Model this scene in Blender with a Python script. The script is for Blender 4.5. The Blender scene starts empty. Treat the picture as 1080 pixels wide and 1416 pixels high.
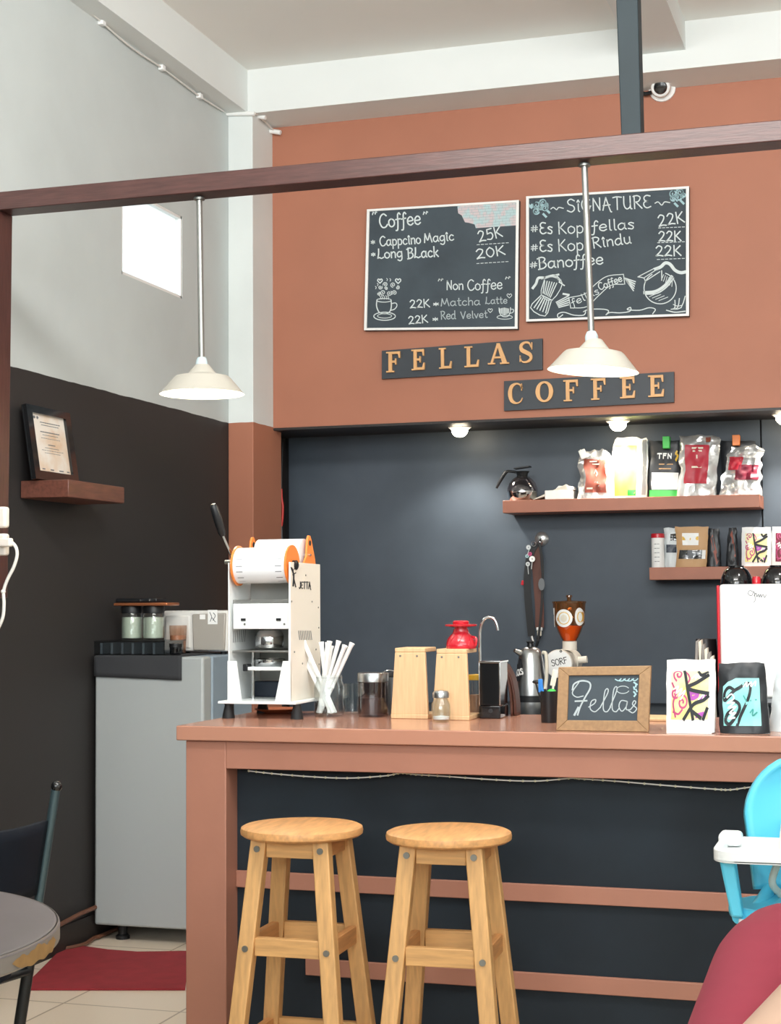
import bpy, bmesh, math, random
from mathutils import Vector, Matrix
random.seed(7)
sc = bpy.context.scene
COL = sc.collection
R_ = math.radians

# ---------------------------------------------------------------- camera
F_PX = 2234.69
CAM = Vector((0, 0, 1.33))
YAW, PIT, ROL = R_(17.2944), R_(3.12478), R_(-0.39042)
fw = Vector((-math.sin(YAW)*math.cos(PIT), math.cos(YAW)*math.cos(PIT), math.sin(PIT)))
r0 = Vector((math.cos(YAW), math.sin(YAW), 0)); u0 = r0.cross(fw)
rt = math.cos(ROL)*r0 + math.sin(ROL)*u0
up = -math.sin(ROL)*r0 + math.cos(ROL)*u0
cd = bpy.data.cameras.new('camera'); cam = bpy.data.objects.new('camera', cd); COL.objects.link(cam)
cd.sensor_fit = 'HORIZONTAL'; cd.sensor_width = 36; cd.lens = F_PX/1080*36
cd.clip_start = 0.02; cd.clip_end = 100
M = Matrix((rt, up, -fw)).transposed().to_4x4(); M.translation = CAM
cam.matrix_world = M
sc.camera = cam

# ---------------------------------------------------------------- light and exposure
sc.view_settings.view_transform = 'Standard'
sc.view_settings.look = 'None'
sc.view_settings.gamma = 1.0
sc.view_settings.use_curve_mapping = False
sc.view_settings.exposure = 0.3
w = bpy.data.worlds.new('daylight'); sc.world = w; w.use_nodes = True
bg = w.node_tree.nodes['Background']
bg.inputs[0].default_value = (0.90, 0.97, 1.0, 1); bg.inputs[1].default_value = 1.9

def area(name, loc, target, sx, sy, power, color):
    l = bpy.data.lights.new(name, 'AREA'); l.shape = 'RECTANGLE'; l.size = sx; l.size_y = sy
    l.energy = power; l.color = color
    o = bpy.data.objects.new(name, l); COL.objects.link(o); o.location = loc
    o.rotation_euler = (Vector(target)-Vector(loc)).to_track_quat('-Z', 'Y').to_euler()
    return o
area('shopfront_daylight', (0.0, -3.8, 2.9), (-0.8, 6.5, 3.0), 5.2, 1.6, 150, (0.95, 0.985, 1.0))
area('added_back_fill', (-0.6, 2.5, 3.55), (-1.2, 7.4, 3.0), 2.6, 0.4, 78, (1.0, 0.98, 0.95))  # added fill with no fixture, brightens the back more than the counter foot
area('added_uplight', (0.2, 2.2, 2.5), (-1.0, 5.6, 3.92), 2.4, 1.0, 34, (0.94, 0.98, 1.0))  # added uplight, stands in for daylight bounced onto the ceiling

def spot(name, loc, target, power, color, size=95, blend=0.6, rad=0.03):
    l = bpy.data.lights.new(name, 'SPOT'); l.energy = power; l.color = color
    l.spot_size = R_(size); l.spot_blend = blend; l.shadow_soft_size = rad
    o = bpy.data.objects.new(name, l); COL.objects.link(o); o.location = loc
    o.rotation_euler = (Vector(target)-Vector(loc)).to_track_quat('-Z', 'Y').to_euler()
    return o

# ---------------------------------------------------------------- helpers
def at(px, py, ax, val):
    """the point of the plane (axis ax = val) seen at photo pixel px, py"""
    d = fw + rt*((px-540)/F_PX) + up*((708-py)/F_PX)
    return CAM + d*((val-CAM[ax])/d[ax])
def W(px, py, Y): return at(px, py, 1, Y)
def mpp(p): return (Vector(p)-CAM).dot(fw)/F_PX      # metres per pixel at a point

def lin(h):
    out = []
    for i in (0, 2, 4):
        c = int(h[i:i+2], 16)/255
        out.append(c/12.92 if c <= .04045 else ((c+.055)/1.055)**2.4)
    return (*out, 1)

MATS = {}
def mat(name, h, rough=.5, metal=0, spec=.5, var=0, vscale=8, stretch=None, h2=None, bump=0, bscale=60, emit=0, coat=0, ramp=None):
    m = bpy.data.materials.new(name); m.use_nodes = True; MATS[name] = m
    nt = m.node_tree; b = nt.nodes['Principled BSDF']
    c = lin(h)
    b.inputs['Base Color'].default_value = c
    b.inputs['Roughness'].default_value = rough; b.inputs['Metallic'].default_value = metal
    b.inputs['Specular IOR Level'].default_value = spec
    if coat: b.inputs['Coat Weight'].default_value = coat; b.inputs['Coat Roughness'].default_value = .06
    if emit:
        b.inputs['Emission Color'].default_value = c; b.inputs['Emission Strength'].default_value = emit
    tc = nt.nodes.new('ShaderNodeTexCoord')
    src = tc.outputs['Object']
    if stretch:
        mp = nt.nodes.new('ShaderNodeMapping'); mp.inputs['Scale'].default_value = stretch
        nt.links.new(src, mp.inputs[0]); src = mp.outputs[0]
    if var or h2:
        n = nt.nodes.new('ShaderNodeTexNoise'); n.inputs['Scale'].default_value = vscale; n.inputs['Detail'].default_value = 5
        nt.links.new(src, n.inputs['Vector'])
        cr = nt.nodes.new('ShaderNodeValToRGB')
        lo, hi = ramp or (.3, .7)
        cr.color_ramp.elements[0].position = lo; cr.color_ramp.elements[1].position = hi
        if h2: a, d = c, lin(h2)
        else: a = tuple(min(1, x*(1-var)) for x in c[:3])+(1,); d = tuple(min(1, x*(1+var)) for x in c[:3])+(1,)
        cr.color_ramp.elements[0].color = a; cr.color_ramp.elements[1].color = d
        nt.links.new(n.outputs['Fac'], cr.inputs[0]); nt.links.new(cr.outputs[0], b.inputs['Base Color'])
    if bump:
        n2 = nt.nodes.new('ShaderNodeTexNoise'); n2.inputs['Scale'].default_value = bscale; n2.inputs['Detail'].default_value = 4
        nt.links.new(src, n2.inputs['Vector'])
        bp = nt.nodes.new('ShaderNodeBump'); bp.inputs['Strength'].default_value = bump; bp.inputs['Distance'].default_value = .01
        nt.links.new(n2.outputs['Fac'], bp.inputs['Height']); nt.links.new(bp.outputs[0], b.inputs['Normal'])
    return m

def two_tone(name, lo_mat, hi_mat, z):
    """wall paint that changes colour at a height, with a slightly wavering brush line"""
    m = bpy.data.materials.new(name); m.use_nodes = True; MATS[name] = m
    nt = m.node_tree; b = nt.nodes['Principled BSDF']
    g = nt.nodes.new('ShaderNodeNewGeometry'); sx = nt.nodes.new('ShaderNodeSeparateXYZ')
    nt.links.new(g.outputs['Position'], sx.inputs[0])
    n = nt.nodes.new('ShaderNodeTexNoise'); n.inputs['Scale'].default_value = 6
    nt.links.new(g.outputs['Position'], n.inputs['Vector'])
    ma = nt.nodes.new('ShaderNodeMath'); ma.operation = 'MULTIPLY_ADD'; ma.inputs[1].default_value = .012
    nt.links.new(n.outputs['Fac'], ma.inputs[0]); nt.links.new(sx.outputs[2], ma.inputs[2])
    gt = nt.nodes.new('ShaderNodeMath'); gt.operation = 'GREATER_THAN'; gt.inputs[1].default_value = z+.006
    nt.links.new(ma.outputs[0], gt.inputs[0])
    n2 = nt.nodes.new('ShaderNodeTexNoise'); n2.inputs['Scale'].default_value = 2.2; n2.inputs['Detail'].default_value = 5
    nt.links.new(g.outputs['Position'], n2.inputs['Vector'])
    mx = nt.nodes.new('ShaderNodeMix'); mx.data_type = 'RGBA'
    nt.links.new(gt.outputs[0], mx.inputs[0])
    mx.inputs[6].default_value = lin(lo_mat); mx.inputs[7].default_value = lin(hi_mat)
    hs = nt.nodes.new('ShaderNodeHueSaturation')
    mr = nt.nodes.new('ShaderNodeMapRange'); mr.inputs[1].default_value = .3; mr.inputs[2].default_value = .7
    mr.inputs[3].default_value = .95; mr.inputs[4].default_value = 1.05
    nt.links.new(n2.outputs['Fac'], mr.inputs[0]); nt.links.new(mr.outputs[0], hs.inputs['Value'])
    nt.links.new(mx.outputs[2], hs.inputs['Color']); nt.links.new(hs.outputs[0], b.inputs['Base Color'])
    b.inputs['Roughness'].default_value = .62
    return m

def glass(name, h='FFFFFF', clear=.9, rough=.03, boost=1.0):
    m = bpy.data.materials.new(name); m.use_nodes = True; MATS[name] = m
    nt = m.node_tree; nt.nodes.remove(nt.nodes['Principled BSDF'])
    out = nt.nodes['Material Output']
    t = nt.nodes.new('ShaderNodeBsdfTransparent'); c = lin(h)
    t.inputs[0].default_value = tuple(x*clear for x in c[:3])+(1,)
    g = nt.nodes.new('ShaderNodeBsdfGlossy'); g.inputs['Roughness'].default_value = rough
    fr = nt.nodes.new('ShaderNodeLayerWeight'); fr.inputs[0].default_value = .25*boost
    mr = nt.nodes.new('ShaderNodeMapRange'); mr.inputs[3].default_value = .05*boost; mr.inputs[4].default_value = .6
    nt.links.new(fr.outputs['Facing'], mr.inputs[0])
    mx = nt.nodes.new('ShaderNodeMixShader'); nt.links.new(mr.outputs[0], mx.inputs[0])
    nt.links.new(t.outputs[0], mx.inputs[1]); nt.links.new(g.outputs[0], mx.inputs[2]); nt.links.new(mx.outputs[0], out.inputs[0])
    return m

def frame_of(d):
    d = Vector(d).normalized()
    a = Vector((0, 0, 1)) if abs(d.z) < .9 else Vector((1, 0, 0))
    x = a.cross(d).normalized(); y = d.cross(x)
    return x, y, d

def smooth_path(p, n=6):
    p = [Vector(q) for q in p]
    if len(p) < 3: return p
    out = []
    e = [2*p[0]-p[1]] + p + [2*p[-1]-p[-2]]
    for i in range(1, len(e)-2):
        a, b, c, d = e[i-1], e[i], e[i+1], e[i+2]
        for k in range(n):
            t = k/n
            out.append(.5*((2*b)+(c-a)*t+(2*a-5*b+4*c-d)*t*t+(3*b-a-3*c+d)*t**3))
    out.append(p[-1])
    return out

class MB:
    def __init__(s): s.v = []; s.f = []
    def add(s, vs, fs):
        k = len(s.v); s.v += [Vector(x) for x in vs]; s.f += [tuple(i+k for i in f) for f in fs]; return s
    def box(s, a, b, rot=None, piv=None):
        x0, y0, z0 = a; x1, y1, z1 = b
        vs = [Vector(q) for q in ((x0,y0,z0),(x1,y0,z0),(x1,y1,z0),(x0,y1,z0),(x0,y0,z1),(x1,y0,z1),(x1,y1,z1),(x0,y1,z1))]
        if rot is not None:
            p = Vector(piv) if piv is not None else (Vector(a)+Vector(b))/2
            vs = [p + rot @ (q-p) for q in vs]
        return s.hexa(vs)
    def hexa(s, vs):
        return s.add(vs, [(0,3,2,1),(4,5,6,7),(0,1,5,4),(1,2,6,5),(2,3,7,6),(3,0,4,7)])
    def beam(s, p0, p1, wx, wy, ref=(0,0,1)):
        """square bar between two points"""
        p0, p1 = Vector(p0), Vector(p1); d = (p1-p0).normalized()
        x = Vector(ref).cross(d)
        if x.length < 1e-4: x = Vector((1,0,0)).cross(d)
        x.normalize(); y = d.cross(x)
        q = []
        for p in (p0, p1):
            for a, b in ((-1,-1),(1,-1),(1,1),(-1,1)): q.append(p + x*a*wx/2 + y*b*wy/2)
        return s.hexa(q)
    def tube(s, pts, r, n=10, r1=None, caps=True, sm=0):
        pts = smooth_path(pts, sm) if sm else [Vector(p) for p in pts]
        N = len(pts); rings = []
        for i, p in enumerate(pts):
            d = (pts[min(i+1, N-1)]-pts[max(i-1, 0)])
            if i == 0: x, y, _ = frame_of(d)
            else:
                d2 = d.normalized(); x = (x - d2*x.dot(d2)).normalized(); y = d2.cross(x)
            rr = r if r1 is None else r + (r1-r)*i/(N-1)
            if isinstance(r, (list, tuple)): rr = r[i]
            rings.append([p + x*rr*math.cos(2*math.pi*k/n) + y*rr*math.sin(2*math.pi*k/n) for k in range(n)])
        vs = [v for g in rings for v in g]; fs = []
        for i in range(N-1):
            for k in range(n):
                a, b = i*n+k, i*n+(k+1) % n
                fs.append((a, b, b+n, a+n))
        if caps: fs.append(tuple(range(n-1, -1, -1))); fs.append(tuple((N-1)*n+k for k in range(n)))
        return s.add(vs, fs)
    def lathe(s, prof, c=(0,0,0), n=32, ax=None, sx=1, sy=1):
        """prof: (radius, height) rows, closed at the axis where radius is 0"""
        c = Vector(c); X, Y, Z = (Vector((1,0,0)), Vector((0,1,0)), Vector((0,0,1))) if ax is None else frame_of(ax)
        vs = []; idx = []
        for (r, h) in prof:
            if r < 1e-6: idx.append([len(vs)]); vs.append(c+Z*h)
            else:
                idx.append(list(range(len(vs), len(vs)+n)))
                vs += [c + X*(r*sx*math.cos(2*math.pi*k/n)) + Y*(r*sy*math.sin(2*math.pi*k/n)) + Z*h for k in range(n)]
        fs = []
        for a, b in zip(idx, idx[1:]):
            for k in range(n):
                k2 = (k+1) % n
                if len(a) == 1 and len(b) == 1: continue
                if len(a) == 1: fs.append((a[0], b[k2], b[k]))
                elif len(b) == 1: fs.append((a[k], a[k2], b[0]))
                else: fs.append((a[k], a[k2], b[k2], b[k]))
        return s.add(vs, fs)
    def cyl(s, p0, p1, r, n=24, r1=None):
        d = Vector(p1)-Vector(p0); L = d.length
        return s.lathe([(0,0),(r,0),(r if r1 is None else r1, L),(0,L)], p0, n, d)
    def ball(s, c, r, n=16, sx=1, sy=1, sz=1):
        k = 10
        return s.lathe([(r*math.sin(math.pi*i/k), -r*sz*math.cos(math.pi*i/k)) for i in range(k+1)], c, n, None, sx, sy)
    def prism(s, poly, z0, z1, f=None):
        """poly in (u, v), extruded z0..z1; f maps (u, v, w) to the world"""
        f = f or (lambda u, v, w: Vector((u, v, w)))
        n = len(poly)
        vs = [f(u, v, z0) for u, v in poly] + [f(u, v, z1) for u, v in poly]
        fs = [tuple(range(n-1, -1, -1)), tuple(range(n, 2*n))] + [(i, (i+1) % n, n+(i+1) % n, n+i) for i in range(n)]
        return s.add(vs, fs)
    def ribbon(s, pts, w, f, sm=5):
        """flat stroke of width w through 2-D points, laid on a surface by f(u, v)"""
        p = smooth_path([(a, b, 0) for a, b in pts], sm) if sm and len(pts) > 2 else [Vector((a, b, 0)) for a, b in pts]
        if len(p) < 2: return s
        vs = []
        for i, q in enumerate(p):
            d = p[min(i+1, len(p)-1)]-p[max(i-1, 0)]
            if d.length < 1e-9: d = Vector((1,0,0))
            d.normalize(); nn = Vector((-d.y, d.x, 0))*w/2
            e = d*w*.4*(-1 if i == 0 else 1 if i == len(p)-1 else 0)
            vs += [f(*(q+nn+e)[:2]), f(*(q-nn+e)[:2])]
        return s.add(vs, [(2*i, 2*i+1, 2*i+3, 2*i+2) for i in range(len(p)-1)])
    def grid(s, nu, nv, f, flip=False):
        vs = [f(i/nu, j/nv) for j in range(nv+1) for i in range(nu+1)]
        fs = []
        for j in range(nv):
            for i in range(nu):
                a = j*(nu+1)+i; q = (a, a+1, a+nu+2, a+nu+1)
                fs.append(q[::-1] if flip else q)
        return s.add(vs, fs)
    def build(s, name, m, parent=None, smooth=True, bevel=0, seg=2, org=None, solid=0, recalc=True):
        if parent is not None: off = ORG[parent.name]
        elif org is not None: off = Vector(org)
        else:
            xs = [v.x for v in s.v]; ys = [v.y for v in s.v]; zs = [v.z for v in s.v]
            off = Vector(((min(xs)+max(xs))/2, (min(ys)+max(ys))/2, min(zs)))
        me = bpy.data.meshes.new(name); me.from_pydata([v-off for v in s.v], [], s.f); me.update()
        if recalc:
            bm = bmesh.new(); bm.from_mesh(me); bmesh.ops.recalc_face_normals(bm, faces=bm.faces); bm.to_mesh(me); bm.free()
        if smooth:
            me.polygons.foreach_set('use_smooth', [True]*len(me.polygons)); me.set_sharp_from_angle(angle=R_(38))
        me.materials.append(MATS[m] if isinstance(m, str) else m)
        o = bpy.data.objects.new(name, me); COL.objects.link(o)
        ORG[o.name] = off.copy()
        if parent is not None: o.parent = parent
        else: o.location = off
        if bevel:
            b = o.modifiers.new('bevel', 'BEVEL'); b.width = bevel; b.segments = seg; b.limit_method = 'ANGLE'; b.angle_limit = R_(40)
        if solid:
            b = o.modifiers.new('solid', 'SOLIDIFY'); b.thickness = solid; b.offset = 0
        return o
ORG = {}
def tag(o, label, cat, group=None):
    o['label'] = label; o['category'] = cat
    if group: o['group'] = group
    return o
def thing(name, label, cat, loc=(0,0,0), group=None):
    o = bpy.data.objects.new(name, None); COL.objects.link(o); o.location = Vector(loc)
    o.empty_display_size = .05
    ORG[o.name] = Vector(loc); tag(o, label, cat, group)
    return o
def struct(o): o['kind'] = 'structure'; return o
def copy_tree(o, parent=None):
    c = o.copy(); COL.objects.link(c)
    if parent is not None: c.parent = parent
    for ch in list(o.children): copy_tree(ch, c)
    return c
def RX(a): return Matrix.Rotation(R_(a), 3, 'X')
def RY(a): return Matrix.Rotation(R_(a), 3, 'Y')
def RZ(a): return Matrix.Rotation(R_(a), 3, 'Z')

# hand-drawn single-stroke letters: width; strokes of x,y points (cap height 10, x-height 6)
GL = {
'C':'7;6.5,8.5 4,10 1,8 0,4 2,.3 5,.2 7,2','o':'5.5;2.5,6 .3,4.5 .3,1.5 2.5,0 5,1.5 5,4.5 2.5,6','f':'4;4.5,8.6 3.3,9.8 2,8 1.8,3 1,-2.5 -.5,-3;0,5 4,5.4',
'e':'5.5;.4,3 5,3.4 4.4,5.6 2.4,6 .4,4 .6,1.2 3,0 5.2,1.2','a':'6;5,5 2.6,6 .3,4 .5,1 2.6,0 5,2.4;5,5.8 5,1.4 6,.2','p':'5.5;.6,6 .5,-3.5;.5,4.6 2.8,6 5,4.2 4.6,1 2.4,0 .6,1',
'c':'5;4.6,5 2.6,6 .4,4 .6,1.2 2.8,0 4.8,1','i':'2.4;1.2,6 1.2,1 2,0;.4,7.4 1.2,9 2,7.4','n':'5.5;.5,6 .5,0;.5,4 2.6,6 4.6,5 4.8,0','M':'9;.3,0 1.5,9.5;1.5,9.5 3.4,3 4.6,3.2 6.6,9.5;6.6,9.5 7.4,5 8.6,0',
'g':'5.5;5,5 2.6,6 .3,4 .5,1.4 2.4,.4 4.8,2;5,6 5,-1.5 3,-3.6 .6,-2.6','L':'6.5;1.5,10 1.2,5 0,.4;0,.4 2,1 4,0 6.4,1','B':'6.5;1,10 1,0;-.5,8.8 3,10 5.6,8.5 4,5.8 1.4,5.2;1.4,5.2 5,5 6.2,2.4 4,.2 0,-.6',
'l':'2.2;1,10 1,1.2 2,0','k':'5.2;.6,10 .6,0;4.6,6 .8,2.6;1.8,3.4 5,0','K':'6.5;.6,10 .6,0;5.6,9.6 .8,4.4;1.8,5.2 6.2,.2','N':'6.6;.6,0 .8,9.6;.8,9.6 5.6,.4;5.6,.4 5.8,9.8',
't':'4;1.8,9.4 1.8,1.4 3,0 4,.6;.2,6.2 3.8,6.4','h':'5.5;.6,10 .6,0;.6,4 2.6,6 4.6,5 4.8,0','R':'6.5;.8,10 .8,0;0,9.4 3,10 5.4,8.4 4,5.6 1,5;2,5 6.4,0','d':'6;5,5 2.6,6 .3,4 .5,1 2.6,0 5,2;5,10 5,1 6,0',
'V':'6.5;0,9.6 3,0;3,0 6.2,9.8','v':'5;0,6 2.4,0;2.4,0 4.8,6','S':'6;5.6,8.6 3,10 .6,8.4 1.4,6 4.6,4.6 5.4,2 3,0 0,1.2','G':'7;6.4,8.6 4,10 .8,8 .2,4 2,.4 5,.4 6.6,3.4;4,4 7,3.8','A':'6.8;0,0 2.6,9.8;2.6,9.8 5.6,-.4 6.6,-1.6;.4,3.6 5.6,4',
'T':'6.5;0,9.4 3,9.9 6.5,9.4;3.2,9.6 3,0','U':'6.4;.5,9.8 .5,3 2.4,.1 4.8,1.4 5.4,4;5.4,9.8 5.4,1 6.4,0','E':'5.6;5.2,9.2 2.6,9.8 .6,8.4 1,6 3.4,5.2;3.4,5.2 .6,4.6 .2,2 2.4,.1 5.4,1','s':'4.6;4.2,5.2 2.2,6 .5,4.8 3.8,2.2 3,0 .2,.6',
'r':'4.6;.6,6 .6,0;.6,3.6 2,5.6 4.2,5.6','u':'5.6;.5,6 .5,1.8 2.2,0 4.4,1.4 4.8,3;4.8,6 4.8,1 5.6,0','#':'5;1.6,6.6 1,0;3.6,6.8 3,.2;0,4.4 4.8,4.7;-.2,2 4.6,2.3','*':'5;2.4,6 2.4,1;.4,4.8 4.4,2.2;.4,2.2 4.4,4.8',
'"':'4;1,10 .4,7;2.8,10.2 2.2,7.2;1,9.9 1.5,9;2.8,10.1 3.3,9.2','2':'6;.4,8 2.4,10 5,8.4 4,5 .2,.3;.2,.3 3,.8 5.8,.2','5':'6;5.4,9.8 1.4,9.6;1.4,9.6 1,5.6;1,5.6 4.4,6 5.4,3 3.4,.2 .2,.8','0':'6;3,10 .6,7 .6,3 3,0 5.4,3 5.4,7 3,10',
'F':'5.6;.8,10 .8,0;.8,9.6 5.6,9.8;.8,5.4 4.6,5.6','J':'5;4,10 4,2 2.2,0 .2,1.6','O':'7;3.5,10 .4,7.6 .4,2.4 3.5,0 6.6,2.4 6.6,7.6 3.5,10','m':'8;.5,6 .5,0;.5,4 2.2,6 3.8,5 4,0;4,4 5.8,6 7.4,5 7.6,0','I':'2;1,10 1,0',' ':'4;'}
def glyphs(text, gap=1.3):
    x = 0; out = []
    for ch in text:
        wd, *st = GL[ch].split(';')
        for t in st:
            if t: out.append([(x+float(a), float(b)) for a, b in (q.split(',') for q in t.split(' '))])
        x += float(wd)+gap
    return out, max(x-gap, 1)
def write(mb, text, p0, p1, h, w, f, sm=4):
    """letters along the line p0-p1 (2-D), cap height h, laid by f"""
    st, L = glyphs(text)
    p0 = Vector((*p0, 0)); p1 = Vector((*p1, 0)); e = (p1-p0)/L
    n = Vector((-e.y, e.x, 0)).normalized()*(h/10)
    for g in st:
        mb.ribbon([tuple((p0 + e*a + n*b)[:2]) for a, b in g], w, f, sm)
def scroll(cx, cy, r, turns=1.6, a0=0, d=1, n=14):
    return [(cx+r*(1-i/n*.85)*math.cos(a0+d*turns*2*math.pi*i/n), cy+r*(1-i/n*.85)*math.sin(a0+d*turns*2*math.pi*i/n)) for i in range(n+1)]
def ring2(cx, cy, rx, ry, n=16, a0=0, a1=360):
    return [(cx+rx*math.cos(R_(a0+(a1-a0)*i/n)), cy+ry*math.sin(R_(a0+(a1-a0)*i/n))) for i in range(n+1)]
TILE = .423; TILE_OX = 2.669+.423*10; TILE_OY = -4.88+.423*40
# ---------------------------------------------------------------- materials
mat('plaster_white', 'E6EAE8', .75, var=.02, vscale=2)
mat('ceiling_white', 'F0EFEA', .8, var=.02, vscale=1.5)
mat('brick_brown', 'AF7259', .6, var=.04, vscale=3)
mat('brown_paint', 'A4705C', .5, var=.05, vscale=5, bump=.06, bscale=25)
mat('counter_top', 'B5826C', .22, var=.04, vscale=4, coat=.25)
mat('shelf_brown', 'A86B54', .45, var=.06, vscale=9)
two_tone('left_wall_paint', '2B2929', 'C8CFCE', 2.192)
two_tone('column_paint', 'AF7259', 'E2E8E6', 2.19)
mat('recess_panel', '434D58', .5, h2='505B67', vscale=2.6, bump=.05, bscale=14, ramp=(.35, .75))
mat('black_panel', '181E24', .6, spec=.25, h2='232C34', vscale=3)
mat('soffit_dark', '2A2422', .5)
mat('black_gap', '08080A', .7)
mat('dark_wood', '4A2E2A', .38, var=.25, vscale=5, stretch=(2, 22, 22), bump=.08, bscale=9)
mat('pillar_wood', '4A2C28', .32, var=.2, vscale=5, stretch=(18, 18, 2), bump=.06, bscale=9)
mat('shelf_wood', '6A4034', .4, var=.25, vscale=5, stretch=(16, 2, 16))
mat('steel_grey', '222C30', .6, spec=.25, var=.08, vscale=7)
mat('glassy_teal', '3E9C96', .5)
mat('red_cable', 'C8302A', .5)
mat('stripe_grey', '8E8884', .7)
mat('shadow_dark', '2B2426', .4)  # dark colour of the solid that stands in for shade
mat('pine', 'CFA067', .5, var=.16, vscale=4, stretch=(26, 26, 2.2), bump=.05, bscale=20)
mat('pine_seat', 'D29B63', .45, var=.2, vscale=4, stretch=(22, 3, 22), bump=.04, bscale=20)
mat('pine_cross', 'CB9B62', .5, var=.16, vscale=4, stretch=(2.4, 2.4, 26), bump=.05, bscale=20)
mat('pine_rail', 'C98F58', .5, var=.16, vscale=4, stretch=(24, 2.4, 24))
mat('bolt_steel', '8E8E88', .35, metal=.9)
mat('light_wood', 'DBB68A', .5, var=.1, vscale=4, stretch=(40, 40, 2.5))
mat('frame_wood', '9C7A55', .55, var=.15, vscale=5, stretch=(20, 20, 20))
mat('chalkboard', '38424A', .7, h2='46525A', vscale=4, ramp=(.35, .7))
mat('chalk', 'D9E2E2', .9)
mat('chalk_blue', 'A9C9CF', .9)
mat('chalk_soft', 'B4BFC2', .9)
mat('brick_print', 'B9D0D2', .8, h2='D3C4C6', vscale=26, ramp=(.45, .55))
mat('brick_line', '97AEB2', .8)
mat('white_frame', 'EFEFEC', .45)
mat('sign_board', '343A41', .5, var=.1)
mat('letter_wood', 'E2AE75', .5, var=.08, vscale=10)
mat('white_metal', 'EFF3F2', .35)
mat('cream_metal', 'E6DFD2', .4)
mat('chrome', 'D2D4D6', .12, metal=1)
mat('brushed', 'B9BBBC', .28, metal=1, var=.06, vscale=6, stretch=(60, 60, 1))
mat('aluminium', '989894', .35, metal=.85)
mat('shade_metal', 'B4AFA4', .4, var=.03)
mat('shade_inside', 'F4EFD8', .5)
mat('socket_blue', 'B9C8CC', .4)
mat('bulb_glow', 'FFF3D6', .3, emit=22)
mat('bulb_spot', 'FFEFD2', .3, emit=26)
mat('orange', 'F0873A', .4)
mat('black_plastic', '15171A', .38)
mat('black_rubber', '1B1C1E', .6)
mat('black_gloss', '0E0F12', .12, coat=.5)
mat('dark_blue', '26303F', .4)
mat('film_white', 'EEF2F5', .25, coat=.3)
mat('paper_white', 'F2F3F1', .6)
mat('ink', '23262B', .6)
mat('ink_grey', '6E7276', .6)
mat('red_plastic', 'C01F2E', .25, coat=.5)
mat('amber', 'E88B3C', .25)
mat('copper', 'C77B52', .3, metal=.7)
mat('terracotta', 'B5623C', .5)
mat('fridge_front', 'A9AFB0', .38, var=.02, vscale=1)
mat('fridge_side', '8FA0AE', .4)
mat('cloth_dark', '34363A', .85)
mat('microwave_white', 'DEDDD9', .4)
mat('microwave_door', 'A6A199', .35)
mat('floor_mat', '8E262E', .85, var=.12, vscale=14)
mat('table_grey', '6D6668', .5, var=.06, vscale=6)
mat('worn_tan', 'B08A55', .7, h2='8A6A42', vscale=18)
mat('table_edge', 'B28E5C', .6, h2='857E78', vscale=4.5, ramp=(.36, .45))
mat('leg_black', '14191C', .35)
mat('tube_teal', '4C5F64', .3, metal=.5)
mat('seat_navy', '121923', .65, spec=.2)
mat('outlet', 'E9E0D6', .45)
mat('foil', 'D8D9D8', .26, metal=.6, bump=.25, bscale=30)
mat('foil_white', 'F2F2EC', .35, metal=.1, bump=.12, bscale=28)
mat('label_brown', '8C4636', .5)
mat('label_green', 'B9CC2E', .5, h2='DDE27A', vscale=5)
mat('label_red', 'B2283A', .45)
mat('label_maroon', '7A2036', .5)
mat('pack_black', '23262A', .4, bump=.15, bscale=18)
mat('pack_teal', '7FD0CC', .45, h2='A2E4E0', vscale=16)
mat('label_yellow', 'EEDD6E', .5, h2='F3EFD2', vscale=14)
mat('doodle_pink', 'C04C7C', .5)
mat('doodle_purple', 'B04FB0', .5)
mat('green', '3EC24C', .4)
mat('gold', 'E0B43A', .4)
mat('blue', '2F7FD0', .4)
mat('kraft', 'C29B70', .6, var=.06)
mat('cream', 'E3DCCB', .6)
mat('pouch_grey', 'CBD2D4', .4)
mat('brown_leather', '4A2A20', .45, var=.2)
mat('brown_strap', '5C3428', .5)
mat('key_metal', 'C9CBCB', .3, metal=.8)
mat('galvanised', '8D979C', .4, metal=.6, var=.1)
mat('steam_white', 'F4F5F5', .25, coat=.4)
mat('tea_green', 'C6CCBA', .5)
mat('tan_liquid', 'BE967C', .5)
mat('tile', 'DCCDB9', .3)
mat('skin', 'DDB69E', .55)
mat('shirt', 'A83A4E', .8, var=.05, vscale=12)
mat('trousers', '2A3244', .8)
mat('hair', '1A1412', .6)
mat('eye_white', 'EDEDED', .3)
mat('eye_dark', '21150F', .2)
mat('lip', 'B06A60', .5)
mat('chair_blue', '5CCBE8', .35, coat=.2)
mat('cable_white', 'E4E2DC', .5)
mat('cable_black', '131315', .5)
mat('hose_brown', '6A4432', .5)
mat('led_bead', 'D6D2B4', .4)
mat('cert_paper', 'EDE6DC', .5, h2='D9B48C', vscale=6, ramp=(.4, .62))
glass('glass_clear', 'FAFDFD', .985, boost=.9)
glass('glass_smoke', 'E2D8D8', .9, boost=1.4)
glass('glass_window', 'F6FAFA', .97)
glass('glass_amber', 'FCCB98', .99, boost=1.0)
glass('glass_pink', 'F2E0D4', .95)
glass('plastic_clear', 'D0D6DA', .8, rough=.15, boost=1.5)

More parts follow.
